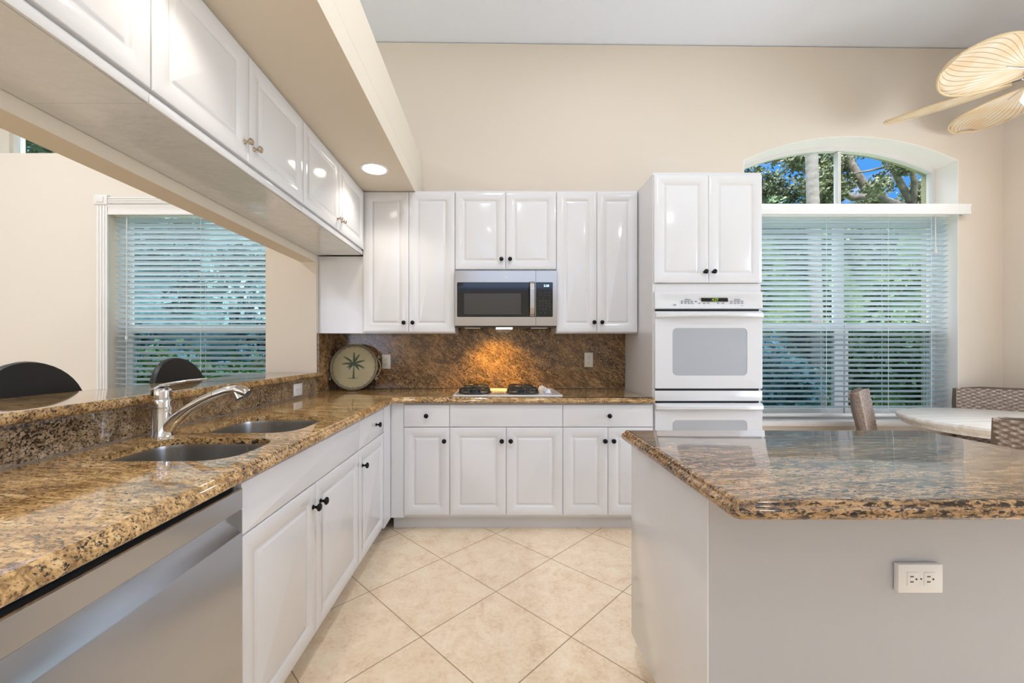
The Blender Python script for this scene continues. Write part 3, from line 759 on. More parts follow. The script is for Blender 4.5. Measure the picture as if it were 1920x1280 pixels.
# ------------------------------------------------------------------ microwave
mw = thing('microwave', 'stainless over-the-range microwave with black glass door above the cooktop', 'microwave', (-.306, 0, 0))
sy = 2.955; s = F/sy
def mx_(px): return (px-930)/s+.306
def mz(py): return 1.235+(655-py)/s
Wm = .752
mkb('case', [(.002, Wm, sy+.03, YW-.022, 1.42, 1.819)], 'blackm', mw, smooth=0)
xd = mx_(1004.5)
def framed(bm, x0, x1, z0, z1, h0, h1, k0, k1, r):
    prism(bm, [(x0, z0), (x1, z0), (x1, z1), (x0, z1)], [fillet([(h0, k0), (h1, k0), (h1, k1), (h0, k1)], r, 5)], lambda u, v, w: (u, w, v), sy, sy+.029)
bm = bmesh.new(); dz0, dz1 = mz(610.5), mz(507.5); bz0, bz1 = mz(594), mz(529)
framed(bm, mx_(852.5), xd-.001, dz0, dz1, mx_(857), xd-.0035, bz0, bz1, [.008, 0.0001, 0.0001, .008])
md = mk('door', bm, 'steelm', mw, smooth=0)
mkb('door_glass', [(mx_(857)+.001, xd-.004, sy+.002, sy+.006, bz0+.001, bz1-.001)], 'black', md, smooth=0)
M['screenm'] = mat('microwave_screen', (52, 50, 48), .12, coat=.5)
mkb('screen', [(mx_(870), mx_(977), sy+.0008, sy+.0018, mz(589), mz(550))], 'screenm', md, smooth=0)
bm = bmesh.new(); rs = []
for i in range(13):
    t = i/12; z = mz(593.3)+(mz(528)-mz(593.3))*t; b = .006+.026*min(1, sin(pi*t)*2.2)
    x0, x1 = mx_(992.5), mx_(1002)
    rs.append([(x0, sy-b, z), (x0+.003, sy-b-.008, z), (x1-.003, sy-b-.008, z), (x1, sy-b, z)] if 0 < i < 12 else [(x0, sy-.0005, z), (x0+.003, sy-.010, z), (x1-.003, sy-.010, z), (x1, sy-.0005, z)])
loft(bm, rs, True, True, True); mk('handle', bm, 'steelm', md)
# monogram badge: ring with a looping script
bm = bmesh.new(); cxx, czz = mx_(946.7), mz(517.3)
tube(bm, [(cxx+.0165*cos(a*pi/16), sy-.0008, czz+.0165*sin(a*pi/16)) for a in range(33)], .0011, 6, False)
tube(bm, [(cxx-.009+.018*k/20, sy-.0008, czz+.008*sin(k*pi/5)) for k in range(21)], .0009, 6)
tube(bm, [(cxx+.0075*sin(k*pi/7)*cos(k*pi/14), sy-.0008, czz-.010+.020*k/14) for k in range(15)], .0009, 6)
mk('monogram_badge', bm, 'whitep', md)
bm = bmesh.new(); framed(bm, xd+.001, mx_(1044), dz0, dz1, xd+.0015, mx_(1036.5), bz0, bz1, [.0001, .006, .006, .0001])
pn = mk('control_panel', bm, 'steelm', mw, smooth=0)
mkb('panel_glass', [(xd+.002, mx_(1036.5)-.001, sy+.002, sy+.006, bz0+.001, bz1-.001)], 'black', pn, smooth=0)
M['blue'] = mat('display_digits', (200, 235, 255), .5, emit=(200, 235, 255), es=2)
text('clock_digits', '5:20', .023, 'blue', pn, (mx_(1024.5), sy+.001, mz(535.7)))
M['keys'] = mat('keypad_grey', (62, 66, 72), .4)
def key(px, py, hw, hh): mkb('key', [(mx_(px)-hw, mx_(px)+hw, sy+.0012, sy+.0022, mz(py)-hh, mz(py)+hh)], 'keys', pn, smooth=0)
for py in (548, 552.5):
    for px in (1013, 1022, 1030): key(px, py, .008, .0012)
for py in (564, 569, 574, 579):
    for px in (1012, 1017.5, 1023.5, 1030.5): key(px, py, .0035, .0035)
for px in (1014, 1022): key(px, 586, .004, .004)
mkb('underside', [(.004, Wm-.004, sy+.02, YW-.03, 1.398, 1.4195)], 'black', mw, smooth=0)
for a, b in ((870, 900), (997, 1028)):
    mkb('grease_filter', [(mx_(a), mx_(b), sy+.06, sy+.30, 1.392, 1.3975)], 'steelm', mw, smooth=0)
mkb('cooktop_lamp', [(mx_(930), mx_(962), sy+.10, sy+.19, 1.3935, 1.3975)], 'lampon', mw, smooth=0)
light('cooktop_lamp_light', 'SPOT', (.0, 3.05, 1.388), (radians(28), 0, 0), 30, lin((255, 204, 96)), spot_size=radians(108), spot_blend=.9, shadow_soft_size=.05)

# ------------------------------------------------------------------ cooktop
ck = thing('gas_cooktop', 'white gas cooktop with four black round grates set in the back counter', 'cooktop', (-.3, 2.765, HT))
bm = bmesh.new(); rr_ = lambda d, z: [(x, y, z) for x, y in inset(fillet([(0, 0), (.762, 0), (.762, .50), (0, .50)], .02, 5), d)]
loft(bm, [rr_(0, .0005), rr_(0, .005), rr_(.003, .008), rr_(.010, .0085), rr_(.02, .007)], True, True, True); mk('plate', bm, 'white', ck)
def grate(x, y, r):
    bm = bmesh.new(); N = 32
    tube(bm, [(x+r*cos(2*pi*k/N), y+r*sin(2*pi*k/N), .016) for k in range(N+1)], .0065, 8, False)
    tube(bm, [(x+r*.93*cos(2*pi*k/N), y+r*.93*sin(2*pi*k/N), .043) for k in range(N+1)], .0055, 8, False)
    for k in range(8):
        a = 2*pi*(k+.5)/8; c, s_ = cos(a), sin(a)
        tube(bm, [(x+r*c, y+r*s_, .014), (x+r*.97*c, y+r*.97*s_, .044)], .006, 8)
        if k % 2 == 0: tube(bm, [(x+r*.95*c, y+r*.95*s_, .044), (x+r*.3*c, y+r*.3*s_, .047)], .0055, 8)
    g = mk('grate', bm, 'iron', ck, smooth=50)
for x, y, r in ((.148, .125, .114), (.148, .368, .098), (.49, .125, .114), (.49, .368, .098)):
    grate(x, y, r)
    bm = bmesh.new(); lathe(bm, [(.05, .0085), (.05, .013), (.036, .018), (.034, .030), (.03, .034), (.005, .035)], 24, (x, y, 0)); mk('burner', bm, 'iron', ck)
for i, (x, y) in enumerate(((.672, .13), (.666, .21), (.660, .29), (.655, .37))):
    bm = bmesh.new(); lathe(bm, [(.026, .0085), (.026, .014), (.021, .018), (.019, .034), (.016, .037), (.002, .037)], 24, (x, y, 0)); box(bm, x-.005, x+.005, y-.022, y+.022, .03, .043, bev=.002); mk('knob', bm, 'white', ck)

# ------------------------------------------------------------------ palm tray
R_ = .182
ty = thing('palm_tray', 'round metal serving tray painted with a palm tree leaning in the counter corner', 'tray', (-1.124, 3.15, HT+.0006))
ty.rotation_euler = (radians(-12), 0, radians(3))
bm = bmesh.new(); lathe(bm, [(R_-.008, .012), (R_+.002, .010), (R_+.003, -.012), (R_-.002, -.014), (R_-.010, -.002), (R_-.011, 0)], 64, (0, 0, R_+.003), 'y'); mk('rim', bm, 'traymetal', ty)
bm = bmesh.new(); lathe(bm, [(R_-.0115, .001), (R_-.0115, -.001), (.001, -.0011)], 64, (0, 0, R_+.003), 'y'); face = mk('painted_face', bm, 'paper', ty)
def palm_art():
    bm = bmesh.new(); y = -.0018; cz = R_+.003
    def poly(pts):
        a = [bm.verts.new((p[0], y, p[1]+cz)) for p in pts]; b = [bm.verts.new((p[0], y+.0006, p[1]+cz)) for p in pts]
        n = len(pts)
        for i in range(n-1):
            pass
        return a
    def strip(cs, ws):
        n = len(cs); rings = []
        for i in range(n):
            p = Vector(cs[i]); d = (Vector(cs[min(i+1, n-1)])-Vector(cs[max(i-1, 0)])).normalized(); nn = Vector((-d.y, d.x))
            a, b = p+nn*ws[i], p-nn*ws[i]
            rings.append([(a.x, y, a.y+cz), (b.x, y, b.y+cz), (b.x, y+.0006, b.y+cz), (a.x, y+.0006, a.y+cz)])
        loft(bm, rings, True, True, True)
    strip([(.002, -.088), (.001, -.05), (.0, 0), (-.003, .022)], [.008, .006, .0035, .003])
    strip([(-.045, -.088), (0, -.0895), (.038, -.088)], [.0008, .0035, .0008])
    for tx, tz, bend in ((-.088, .085, .35), (-.006, .122, .1), (.040, .105, -.25), (.085, .052, .35), (-.096, .024, .35), (-.038, -.022, .6), (.085, -.012, -.35), (.042, -.028, -.5), (-.055, -.008, .5)):
        c = []; x0, z0 = -.003, .025; L_ = math.hypot(tx-x0, tz-z0); nx, nz = -(tz-z0)/L_, (tx-x0)/L_
        if nz < 0: nx, nz = -nx, -nz
        for k in range(9):
            t = k/8; bb = abs(bend)*L_*.55*t*(1-t)
            c.append((x0+(tx-x0)*t+nx*bb, z0+(tz-z0)*t+nz*bb))
        ws = [.002, .005, .007, .0078, .0075, .0065, .005, .003, .0006]
        strip(c, ws)
        if L_ > .07:
            for k in range(2, 8):
                for sgn in (-1, 1):
                    px, pz = c[k]; dx, dz = c[k][0]-c[k-1][0], c[k][1]-c[k-1][1]; l = math.hypot(dx, dz); dx, dz = dx/l, dz/l
                    strip([(px, pz), (px+dx*.006-sgn*dz*.011, pz+dz*.006+sgn*dx*.011)], [.002, .0004])
    return mk('palm_painting', bm, 'palm', face, smooth=0)
palm_art()
bm = bmesh.new()
for k in range(24):
    a = 2*pi*k/24; c, s_ = cos(a), sin(a)
    tube(bm, [((R_-.028)*c, -.0018, R_+.003+(R_-.028)*s_), ((R_-.014)*c, -.0018, R_+.003+(R_-.014)*s_)], .0012, 6)
tube(bm, [((R_-.0155)*cos(2*pi*k/64), -.0018, R_+.003+(R_-.0155)*sin(2*pi*k/64)) for k in range(65)], .001, 6, False)
mk('rim_ticks', bm, mat('tray_ticks', (70, 58, 40), .6), face)
for sg in (-1, 1):
    bm = bmesh.new(); cz = R_+.003; pts = []
    for k in range(14):           # scroll, arch, scroll
        a = k/13*1.7*pi; r = .004+.009*(1-k/13); 
        pts.append((sg*(R_+.012)+sg*0+sg*r*cos(a+pi)*1.0, 0, cz+.075+r*sin(a)))
    pts = pts[::-1] if False else pts
    def scroll(zc, up):
        return [(sg*(R_-.001 if zc > 0 else R_-.012) + sg*(.006+(.011-.004)*0)*0 + sg*.012 + sg*(.011-.006*t)*cos(up*(pi*.5+t*2.6*pi)), 0, cz+zc+(.011-.006*t)*sin(up*(pi*.5+t*2.6*pi))) for t in [i/18 for i in range(19)]]
    arc = []
    for i in range(15):
        t = i/14; z = .072-.155*t; rad = (R_+.002+.026*sin(pi*t))
        arc.append((sg*math.sqrt(max(rad*rad-(z*.85)**2, .001)), 0, cz+z))
    tube(bm, arc, .0045, 8); tube(bm, scroll(.082, 1), .004, 8); tube(bm, scroll(-.092, -1), .004, 8)
    mk('handle', bm, 'traymetal', ty, smooth=60)

# ------------------------------------------------------------------ outlets
def outlet(label, loc, rz, w, h, m, vertical, dep=.006, proud=None, group=None):
    r = thing('electrical_outlet', label, 'outlet', loc, rz, group)
    bm = bmesh.new(); box(bm, -w/2, w/2, -dep, 0, -h/2, h/2, bev=min(.003, dep*.45)); pl = mk('cover_plate', bm, m, r)
    bm = bmesh.new(); sl = bmesh.new()
    L_ = .021
    for sg in (-1, 1):
        cx, cz = (0, sg*L_) if vertical else (sg*L_, 0)
        hw, hh = (.017, .014) if vertical else (.014, .017)
        box(bm, cx-hw, cx+hw, -dep-.0015, -dep+.001, cz-hh, cz+hh, bev=.0008)
        for k in (-1, 1):
            if vertical: box(sl, cx+k*.0065-.0012, cx+k*.0065+.0012, -dep-.0022, -dep, cz-.001, cz+.0075)
            else: box(sl, cx-.0075, cx+.001, -dep-.0022, -dep, cz+k*.0065-.0012, cz+k*.0065+.0012)
        lathe(sl, [(.0024, -dep-.0022), (.0024, -dep)], 10, (cx, 0, cz-.008) if vertical else (cx+.008, 0, cz), 'y')
    lathe(sl, [(.002, -dep-.001), (.002, -dep+.001)], 10, (0, 0, 0), 'y')
    mk('receptacle', bm, m, r); mk('slots', sl, 'slot', pl)
    return r
outlet('almond wall outlet on the dark backsplash right of the palm tray', (-.902, YW-.0205, 1.135), 0, .070, .118, 'almond', True)
outlet('almond wall outlet on the backsplash between cooktop and oven tower', (.762, YW-.0205, 1.150), 0, .070, .118, 'almond', True)
outlet('small white outlet plate on the low granite strip behind the sink', (-1.3335, 2.70, .966), q, .116, .080, 'whitep', False)
outlet('white surface-mounted outlet box on the grey front panel of the island', (1.062, 1.019, .662), 0, .112, .072, 'whitep', False, dep=.014)

# ------------------------------------------------------------------ island
isl = thing('kitchen_island', 'white kitchen island body carrying the granite slab in the right foreground', 'island', (.535, 1.02, 0))
IW, ID = 1.14, .57
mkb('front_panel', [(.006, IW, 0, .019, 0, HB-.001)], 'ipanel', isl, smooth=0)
mkb('side_panel', [(0, .0055, -.001, ID, .115, HB-.001)], 'cab', isl, bev=.0015)
mkb('body', [(.0195, IW, .0195, ID-.005, .1, HB-.001)], 'cabin', isl, smooth=0)
mkb('toe_kick', [(.08, .095, .02, ID-.03, 0, .0995)], 'kick', isl, smooth=0)

# ------------------------------------------------------------------ recessed lamps
for i, y in enumerate(LY):
    lb = ['round recessed ceiling light in the soffit above the corner cabinets', 'round recessed soffit light midway over the left counter', 'round recessed soffit light nearest the camera'][i]
    r = thing('recessed_light', lb, 'ceiling light', (-.795, y, 2.416))
    bm = bmesh.new(); lathe(bm, [(.090, -.0005), (.090, -.004), (.076, -.005), (.075, .03), (.077, .03), (.0775, -.0004)], 40, cap0=False, cap1=False); mk('trim_ring', bm, 'trim', r)
    bm = bmesh.new(); lathe(bm, [(.074, .008), (.074, .012)], 40); mk('lens', bm, 'lampon', r)
    light('recessed_light_beam', 'SPOT', (-.795, y, 2.408), (0, 0, 0), [10, 7, 7][i], lin((255, 246, 234)), spot_size=radians(125), spot_blend=.55, shadow_soft_size=.06)
k = 0
for x, y, e in ((.05, .75, 25), (.75, 2.1, 6), (2.3, -.8, 10), (.6, -2.2, 6), (-3.6, 1.6, 30), (-3.6, -1.2, 24)):  # unseen downlights added as fill for aisle, cabinet fronts and dining room
    if e == 0: continue
    zc = 3.84-.0109*(x+6.2)-.004
    lb = ['round added fill downlight over the aisle', 'round added fill downlight near the right wall', 'round added fill downlight by the front wall', '', 'round added dining room fill downlight near the blinds', 'round added dining room fill downlight near the front wall'][k if k < 3 else k+0+(1 if k >= 3 else 0)] if False else ''
    names = {(.75, 2.1): 'round unseen fill downlight added in the high ceiling in front of the oven tower', (.05, .75): 'round unseen fill downlight added in the high ceiling above the aisle', (2.3, -.8): 'round unseen fill downlight added in the high ceiling near the right wall', (.6, -2.2): 'round unseen fill downlight added in the high ceiling by the front wall', (-3.6, 1.6): 'round unseen fill downlight added over the dining room near its window', (-3.6, -1.2): 'round unseen fill downlight added over the dining room near the front wall'}
    r = thing('fill_downlight', names[(x, y)], 'ceiling light', (x, y, zc))
    bm = bmesh.new(); lathe(bm, [(.10, 0), (.10, -.006), (.08, -.008), (.078, -.002)], 32, cap1=False); mk('trim_ring', bm, 'trim', r)
    bm = bmesh.new(); lathe(bm, [(.077, -.006), (.077, -.003)], 32); mk('lens', bm, 'lampon', r)
    light('fill_downlight_glow', 'AREA', (x, y, zc-.012), (0, 0, 0), e, lin((240, 243, 255)), shape='DISK', size=.16, spread=pi)
    k += 1

# ------------------------------------------------------------------ bar stools
def stool():
    r = thing('bar_stool', '', 'bar stool', (-1.98, 2.49, 0), 0, 'black bar stools behind the bar ledge')
    bm = bmesh.new(); rs = []
    for d, x in ((.018, -.022), (.004, -.018), (0, 0), (.004, .016), (.018, .021)):
        ring = []
        for k in range(40):
            a = 2*pi*k/40; ry = (.205-d); up = .20 if sin(a) > 0 else .17
            yy = ry*cos(a); zz = .985+(up-d)*sin(a)
            ring.append((x + .35*yy*yy - .10*(zz-.985), yy, zz))
        rs.append(ring)
    loft(bm, rs, True, True, True); mk('backrest', bm, 'vinyl', r, smooth=50)
    bm = bmesh.new(); lathe(bm, [(.15, .70), (.19, .705), (.20, .73), (.19, .765), (.12, .775), (.01, .776)], 32, (.14, 0, 0)); mk('seat', bm, 'vinyl', r, smooth=50)
    bm = bmesh.new(); tube(bm, [(.02, 0, .71), (-.035, 0, .76), (-.035, 0, .86)], .014, 10); mk('back_bracket', bm, 'chrome', r)
    bm = bmesh.new(); lathe(bm, [(.03, .02), (.03, .40), (.02, .41), (.02, .70)], 20, (.14, 0, 0)); mk('post', bm, 'chrome', r)
    bm = bmesh.new(); lathe(bm, [(.21, 0), (.21, .012), (.05, .03), (.03, .035)], 32, (.14, 0, 0)); mk('base', bm, 'chrome', r)
    bm = bmesh.new(); tube(bm, [(.14+.13*cos(2*pi*k/24), .13*sin(2*pi*k/24), .28) for k in range(25)], .009, 8, False); tube(bm, [(.14, .13, .28), (.14, -.13, .28)], .007, 8); mk('footrest', bm, 'chrome', r)
    return r
st = stool(); st['label'] = 'black rounded bar stool in front of the dining blinds, farther one behind the bar'
st.location = (-1.97, 2.49, 0)
dup(st, (-1.97, 1.70, 0), 0, 'black rounded bar stool at the left picture edge, nearer one behind the bar')

# ------------------------------------------------------------------ nook table and wicker chairs
TCX, TCY = 3.45, 2.62
tb = thing('round_table', 'round whitewashed wooden pedestal table in the window nook', 'table', (TCX, TCY, 0))
bm = bmesh.new(); lathe(bm, [(.55, .700), (.57, .705), (.572, .728), (.59, .732), (.60, .742), (.604, .755), (.598, .768), (.585, .7725), (.01, .773)], 72); mk('tabletop', bm, 'wtable', tb)
bm = bmesh.new(); lathe(bm, [(.26, 0), (.28, .02), (.24, .05), (.10, .09), (.07, .16), (.10, .26), (.11, .34), (.07, .46), (.06, .58), (.12, .66), (.16, .699)], 36); mk('pedestal', bm, 'wtable', tb)
def woven(bm, P, nu, nv, colr, pu=.016, amp=.0035):
    pass
def weave_panel(name, fn, U, V, th, m, parent, pitch=.014, amp=.0036):
    """fn(u,v) -> point, on a panel of size U x V; woven strands as real relief on both sides and rim"""
    nu = int(U/pitch*2)+1; nv = int(V/pitch*2)+1
    bm = bmesh.new(); cl = bm.loops.layers.color.new('weave'); val = {}
    grid = []
    for side in (-1, 1):
        g = []
        for i in range(nu+1):
            row = []
            for j in range(nv+1):
                u, v = U*i/nu, V*j/nv
                p = Vector(fn(u, v)); e = .002
                n = (Vector(fn(u+e, v))-p).cross(Vector(fn(u, v+e))-p).normalized()
                ph = sin(pi*u/(pitch*1.9))*(1 if (j//2) % 2 == 0 else -1)
                s_ = abs(sin(pi*v/pitch))
                hgt = amp*(ph*.8+.2) + amp*.6*s_
                q_ = bm.verts.new(p + n*side*(th/2+hgt*side*side)); val[q_] = max(0, min(1, .45+ph*.35+.35*s_))
                row.append(q_)
            g.append(row)
        grid.append(g)
    for g in grid:
        for i in range(nu):
            for j in range(nv): bm.faces.new((g[i][j], g[i+1][j], g[i+1][j+1], g[i][j+1]))
    a, b = grid
    for i in range(nu):
        bm.faces.new((a[i][0], a[i+1][0], b[i+1][0], b[i][0])); bm.faces.new((a[i][nv], a[i+1][nv], b[i+1][nv], b[i][nv]))
    for j in range(nv):
        bm.faces.new((a[0][j], a[0][j+1], b[0][j+1], b[0][j])); bm.faces.new((a[nu][j], a[nu][j+1], b[nu][j+1], b[nu][j]))
    for f in bm.faces:
        for l in f.loops: w_ = val[l.vert]; l[cl] = (w_, w_, w_, 1)
    return mk(name, bm, m, parent, smooth=60)
def wchair(label, loc, rz):
    # chair faces local -y; backrest at local y=0
    r = thing('wicker_chair', label, 'chair', loc, rz, 'woven wicker chairs around the round table')
    weave_panel('backrest', lambda u, v: (-.25+u, .07*(v/.52)**1.4 - .25*(u-.25)**2, .44+v), .50, .48, .052, 'wick1', r)
    weave_panel('seat', lambda u, v: (-.205+u, -.40+v, .45), .41, .40, .05, 'wick1', r)
    mkb('seat_frame', [(-.195, .195, -.39, -.36, .36, .42), (-.195, .195, -.05, -.02, .36, .42), (-.195, -.17, -.36, -.05, .36, .42), (.17, .195, -.36, -.05, .36, .42)], 'wood', r, smooth=0)
    bm = bmesh.new()
    tube(bm, [(-.25, -.02, .43), (-.25, .0, .60), (-.25, .045, .80), (-.25, .052, .905), (-.12, .060, .922), (.12, .060, .922), (.25, .052, .905), (.25, .045, .80), (.25, 0, .60), (.25, -.02, .43)], .017, 8)
    mk('back_frame', bm, 'wick1', r, smooth=60)
    for x, y in ((-.18, -.375), (.18, -.375), (-.18, -.035), (.18, -.035)):
        bm = bmesh.new(); box(bm, x-.018, x+.018, y-.018, y+.018, 0, .36, bev=.003); mk('leg', bm, 'wood', r)
    return r
import copy
def place(cx, cy):
    d = Vector((TCX-cx, TCY-cy)); return math.atan2(d.y, d.x)+pi/2
c1 = wchair('wicker chair seen from its narrow side in front of the blind, left of the table', (2.80, 3.03, 0), radians(41))
dup(c1, (3.91, 3.09, 0), radians(-43), 'wicker chair with its back to the far right room corner')
dup(c1, (2.47, 1.66, 0), radians(116), 'brown wicker chair nearest the camera at the right picture edge')
# ------------------------------------------------------------------ ceiling fan
fn_ = thing('ceiling_fan', 'tropical ceiling fan with woven palm leaf blades above the table', 'ceiling fan', (3.494, 2.54, 0))
FX, FY, FZ = 0, 0, 3.0
bm = bmesh.new(); lathe(bm, [(.05, 3.10), (.09, 3.085), (.105, 3.04), (.10, 2.99), (.06, 2.97), (.05, 2.95)], 32); mk('motor', bm, 'chrome', fn_)
bm = bmesh.new(); lathe(bm, [(.014, 3.09), (.014, 3.70)], 14); lathe(bm, [(.03, 3.60), (.06, 3.70), (.065, 3.727)], 24); mk('down_rod', bm, 'chrome', fn_)
bm = bmesh.new(); lathe(bm, [(.06, 2.949), (.075, 2.94), (.075, 2.925), (.06, 2.922)], 28); mk('light_collar', bm, 'chrome', fn_)
bm = bmesh.new(); lathe(bm, [(.058, 2.92), (.10, 2.90), (.115, 2.86), (.095, 2.82), (.04, 2.80), (.004, 2.797)], 28); mk('light_bowl', bm, mat('opal_bowl', (235, 240, 245), .25, emit=(235, 242, 250), es=.9), fn_)
def blade(ang, pitch, L0=.15, L1=.748, W=.188, droop=0.0, lift=0.0):
    bm = bmesh.new(); uv = bm.loops.layers.uv.new('UVMap'); nu, nv = 28, 10; g = []; uvs = {}
    ca, sa = cos(ang), sin(ang); cp_, sp_ = cos(pitch), sin(pitch)
    def P(t, s_, off=0):
        wid = W*(sin(pi*min(1, (t*.93+.035)))**.62)*(.72+.5*t)
        x = L0+(L1-L0)*t; y = s_*wid; z = -.02*s_*s_ + off
        y, z = y*cp_-z*sp_, y*sp_+z*cp_
        z += lift - droop*t*t
        return (x*ca-y*sa, x*sa+y*ca, FZ+z)
    for i in range(nu+1):
        row = []
        for j in range(nv+1):
            t, s_ = i/nu, -1+2*j/nv; v = bm.verts.new(P(t, s_)); uvs[v] = (t, .5+s_*.28/(.35+t)*1.0); row.append(v)
        g.append(row)
    for i in range(nu):
        for j in range(nv): bm.faces.new((g[i][j], g[i+1][j], g[i+1][j+1], g[i][j+1]))
    for f in bm.faces:
        for l in f.loops: l[uv].uv = uvs[l.vert]
    b = mk('blade', bm, 'blade', fn_, smooth=60)
    md_ = b.modifiers.new('thickness', 'SOLIDIFY'); md_.thickness = .004; md_.offset = 0
    bm = bmesh.new(); edge = [P(i/nu, -1, .001) for i in range(nu+1)] + [P(1-i/nu, 1, .001) for i in range(nu+1)]; edge.append(edge[0])
    tube(bm, edge, .0065, 6, False); mk('blade_rim', bm, 'fanrim', b, smooth=60)
    bm = bmesh.new(); tube(bm, [(.07*ca, .07*sa, FZ), P(.0, 0), P(.28, 0, -.004)], [.012, .009, .005], 8); mk('blade_iron', bm, 'chrome', b)
light('fan_lamp_glow', 'POINT', (3.494, 2.54, 2.72), (0, 0, 0), 4, lin((244, 246, 255)), shadow_soft_size=.08)
for a, pt in ((186, 24), (131, -15), (68, 3), (12, -14), (-48, -14), (-114, -14)):
    blade(radians(a), radians(pt), L1=.72 if a == 186 else .748)

# ------------------------------------------------------------------ outdoors
ground = mkb('ground', [(-30, 30, -25, -4.3, -.25, -.15), (-30, 30, 3.9, 45, -.25, -.15), (4.5, 30, -4.3, 3.9, -.25, -.15)], 'lawn', smooth=0); ground['kind'] = 'structure'
rng = np.random.default_rng(5)
def leaves(name, centers, radii, count, size, m, parent=None, flat=1.0, elong=1.7):
    """many small folded leaves scattered in clumps, one mesh"""
    c = np.asarray(centers); rr = np.asarray(radii); idx = rng.integers(0, len(c), count)
    d = rng.normal(size=(count, 3)); d /= np.linalg.norm(d, axis=1)[:, None]
    rad = rng.random(count)**.45
    p = c[idx] + d*rr[idx]*(rad[:, None])
    a = rng.normal(size=(count, 3)); a /= np.linalg.norm(a, axis=1)[:, None]
    b = np.cross(a, rng.normal(size=(count, 3))); b /= np.linalg.norm(b, axis=1)[:, None]
    sz = size*(.6+.8*rng.random(count))[:, None]
    nrm = np.cross(a, b)*sz*.18
    v = np.stack([p-a*sz*elong/2, p+b*sz/2+nrm, p+a*sz*elong/2, p-b*sz/2+nrm], 1).reshape(-1, 3)
    me = bpy.data.meshes.new(name); me.vertices.add(len(v)); me.vertices.foreach_set('co', v.ravel())
    me.loops.add(count*4); me.loops.foreach_set('vertex_index', np.arange(count*4, dtype=np.int32))
    me.polygons.add(count); me.polygons.foreach_set('loop_start', np.arange(count, dtype=np.int32)*4)
    me.update(); me.validate(); me.materials.append(M[m])
    o = bpy.data.objects.new(name, me); C.objects.link(o)
    if parent: o.parent = parent
    return o
def broad_tree(name, label, base, limbs, clumps, count, size, m):
    r = thing(name, label, 'tree', base)
    bm = bmesh.new()
    for pts, r0, r1 in limbs:
        n = len(pts); tube(bm, pts, [r0+(r1-r0)*i/(n-1) for i in range(n)], 10)
    mk('trunk', bm, 'bark', r, smooth=60)
    leaves('foliage', [c[:3] for c in clumps], [[c[3]]*3 for c in clumps], count, size, m, r)
    return r
# big tree seen through the arch: placed at 12 m, limbs at real height
def pt(px, py, Y): return ((px-930)*Y/F, Y, 1.235+(655-py)*Y/F)
BX, BY = 11.4, 12.0
def rel(p): return (p[0]-BX, p[1]-BY, p[2]+.15)
def L3(*a, Y=12): return [rel(pt(px, py, Y+dy)) for px, py, dy in a]
limbs = [([(0, 0, 0), (.05, 0, 2.2), (0, .05, 4.2), (-.2, 0, 5.4)], .28, .2),
         (L3((1700, 392, 0), (1660, 378, .1), (1622, 352, .2), (1597, 310, .3), (1583, 270, .4), (1560, 220, .5)), .15, .09),
         (L3((1640, 366, .1), (1600, 372, .3), (1560, 352, .5), (1525, 330, .7), (1470, 300, .8), (1420, 285, .9)), .11, .03),
         (L3((1560, 352, .5), (1520, 350, .7), (1460, 358, .8), (1410, 372, .9)), .07, .02),
         (L3((1720, 400, 0), (1692, 350, -.2), (1672, 310, -.3), (1650, 270, -.4), (1640, 220, -.4)), .10, .05),
         (L3((1710, 395, 0), (1715, 340, -.4), (1705, 300, -.6), (1700, 240, -.7)), .09, .05),
         (L3((1672, 310, -.3), (1630, 320, -.4), (1600, 325, -.4)), .04, .015),
         (L3((1525, 330, .7), (1500, 290, .8), (1460, 262, .9)), .04, .015)]
clumps = []
random.seed(11)
for i in range(135):
    px = random.uniform(1350, 1800); py = random.uniform(240, 420)
    keep = 1.0
    if py < 330 and px < 1480: keep = .38
    if 1590 < px < 1650 and py < 360: keep = .25
    if random.random() > keep: continue
    p = rel(pt(px, py, 12+random.uniform(-.9, 1.6))); clumps.append((*p, random.uniform(.16, .5)))
broad_tree('shade_tree', 'spreading leafy tree with grey limbs seen through the arched window', (BX, BY, -.15), limbs, clumps, 30000, .066, 'leaf1')
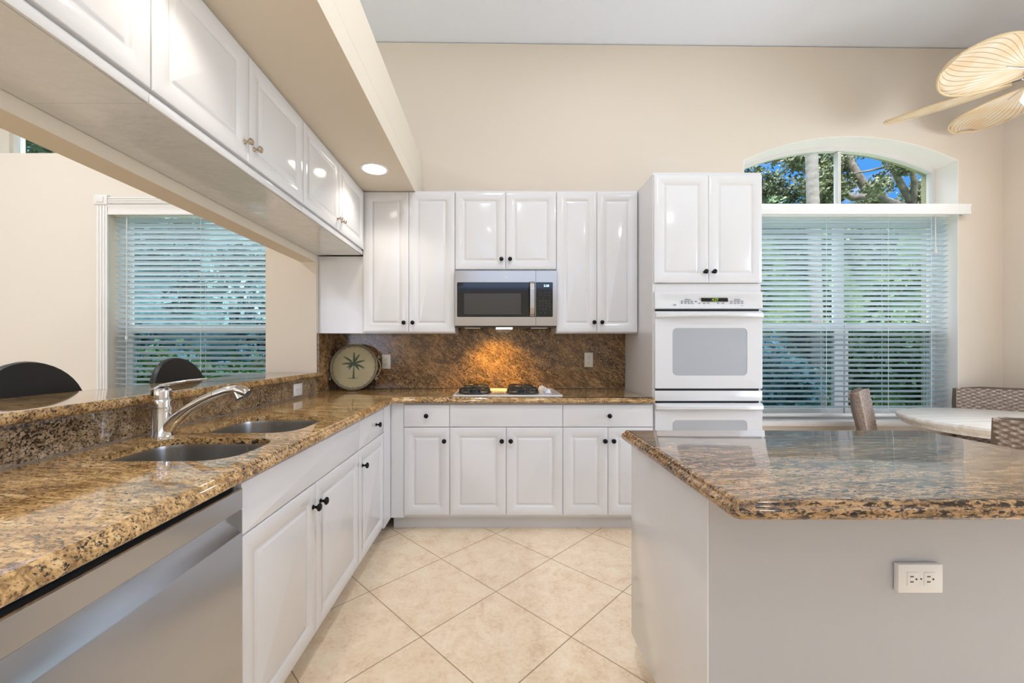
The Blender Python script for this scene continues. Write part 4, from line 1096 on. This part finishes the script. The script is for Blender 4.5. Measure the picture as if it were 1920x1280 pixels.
# ringed palm trunk
pr_ = thing('palm_tree', 'pale ringed palm trunk rising outside the arched window', 'tree', (7.22, 9.0, -.15))
bm = bmesh.new(); rs = []; n = 150
for i in range(n):
    z = i*.06; k = i % 3; rad = (.118 if z > .4 else .16-.1*z)+(.010 if k == 0 else (.004 if k == 1 else 0)) - .001*z
    xo = -.022*z - .001*z*z
    rs.append([(xo+rad*cos(2*pi*a/18), rad*sin(2*pi*a/18), z+.02*sin(i*1.7+a)) for a in range(18)])
loft(bm, rs, True, True, True); mk('trunk', bm, 'palmbark', pr_, smooth=25)
def fronds(parent, origin, n, length, m, droop=.5, seed=1, leafl=.45, el=(.2, 1.1), w=.02, name='frond'):
    rnd = random.Random(seed)
    for k in range(n):
        a = 2*pi*k/n+rnd.uniform(-.2, .2); e = rnd.uniform(*el); L_ = length*rnd.uniform(.8, 1.1)
        bm = bmesh.new(); sp = []; N = 22
        for i in range(N+1):
            t = i/N; h = L_*t*cos(e*(1-.3*t)); z = L_*t*sin(e) - droop*L_*t*t
            sp.append(Vector((origin[0]+h*cos(a), origin[1]+h*sin(a), origin[2]+z)))
        tube(bm, sp, [.02*(1-i/N)+.004 for i in range(N+1)], 5)
        for i in range(3, N):
            d = (sp[i+1]-sp[i]).normalized() if i < N else d
            side = d.cross(Vector((0, 0, 1))).normalized(); ll = leafl*sin(pi*(i/N*.9+.08))
            for sg in (-1, 1):
                tip = sp[i]+side*sg*ll*.85+d*ll*.45-Vector((0, 0, ll*.3)); mid = (sp[i]+tip)/2+Vector((0, 0, .02)); wv = d*w
                v = [bm.verts.new(p) for p in (sp[i]-wv*.5, mid-wv, tip, mid+wv, sp[i]+wv*.5)]
                bm.faces.new(v)
        mk(name, bm, m, parent, smooth=0)
fronds(pr_, (-.3, 0, 8.95), 9, 2.4, 'leaf2', seed=3)
# hedges
def hedge(name, label, x0, x1, y0, y1, z1, count, m, size=.09, cat='hedge'):
    r = thing(name, label, cat, ((x0+x1)/2, (y0+y1)/2, -.15)); w = (x1-x0)/2; d = (y1-y0)/2
    bm = bmesh.new(); rs = []
    for i in range(7):
        z = z1*.93*i/6; k = 1-.10*(i/6)**2
        rs.append([(w*k*sx*.97, d*k*sy*.8, z) for sx, sy in ((-1,-1),(1,-1),(1,1),(-1,1))])
    loft(bm, rs, True, True, True); mk('branches', bm, m, r, smooth=0)
    cs = []; rn = random.Random(int(x0*10)+3)
    for i in range(int((x1-x0)*22)):
        cs.append((rn.uniform(-w, w), rn.choice((-d*.8, -d*.8, 0))+rn.uniform(-.1, .1), rn.uniform(.1, z1*1.0), rn.uniform(.18, .4)))
    leaves('foliage', [c[:3] for c in cs], [[c[3]]*3 for c in cs], count, size, m, r)
    return r
hedge('hedge', 'dense green hedge outside the wide right window behind the blind', 2.6, 12.5, 9.5, 10.6, 4.7, 44000, 'leaf2')
hedge('shrub', 'low grey-green shrub below the right window outdoors', 2.4, 4.8, 5.9, 6.7, 1.35, 12000, 'leaf3', .06, 'shrub')
hedge('shrub', 'leafy green shrub outdoors near the right half of the wide window', 5.7, 8.6, 5.9, 6.7, 1.7, 12000, 'leaf2', .07, 'shrub')
hedge('hedge', 'blue-green hedge outside the dining room window', -11, -2.2, 7.4, 8.4, 4.4, 34000, 'leaf3', .11)
hedge('flower_bed', 'row of bright leafy croton plants outside the dining window', -7.5, -2.2, 4.5, 5.0, 1.2, 9000, 'leaf4', .07, 'plants')
p1 = thing('fan_palm', 'arching feathery palm fronds outside the dining window', 'palm', (-4.2, 6.3, -.15))
fronds(p1, (0, 0, .6), 12, 1.5, 'leaf3', droop=.35, seed=8, leafl=.5, el=(.6, 1.3), w=.03)
p2 = thing('fan_palm', 'taller feathery palm in the upper clerestory window of the dining room', 'palm', (-6.9, 5.9, -.15))
bm = bmesh.new(); lathe(bm, [(.12, 0), (.09, 1.5), (.08, 4.2)], 12); mk('trunk', bm, 'bark', p2)
fronds(p2, (0, 0, 4.2), 11, 1.35, 'leaf2', droop=.4, seed=12, leafl=.5, el=(.4, 1.2), w=.03)
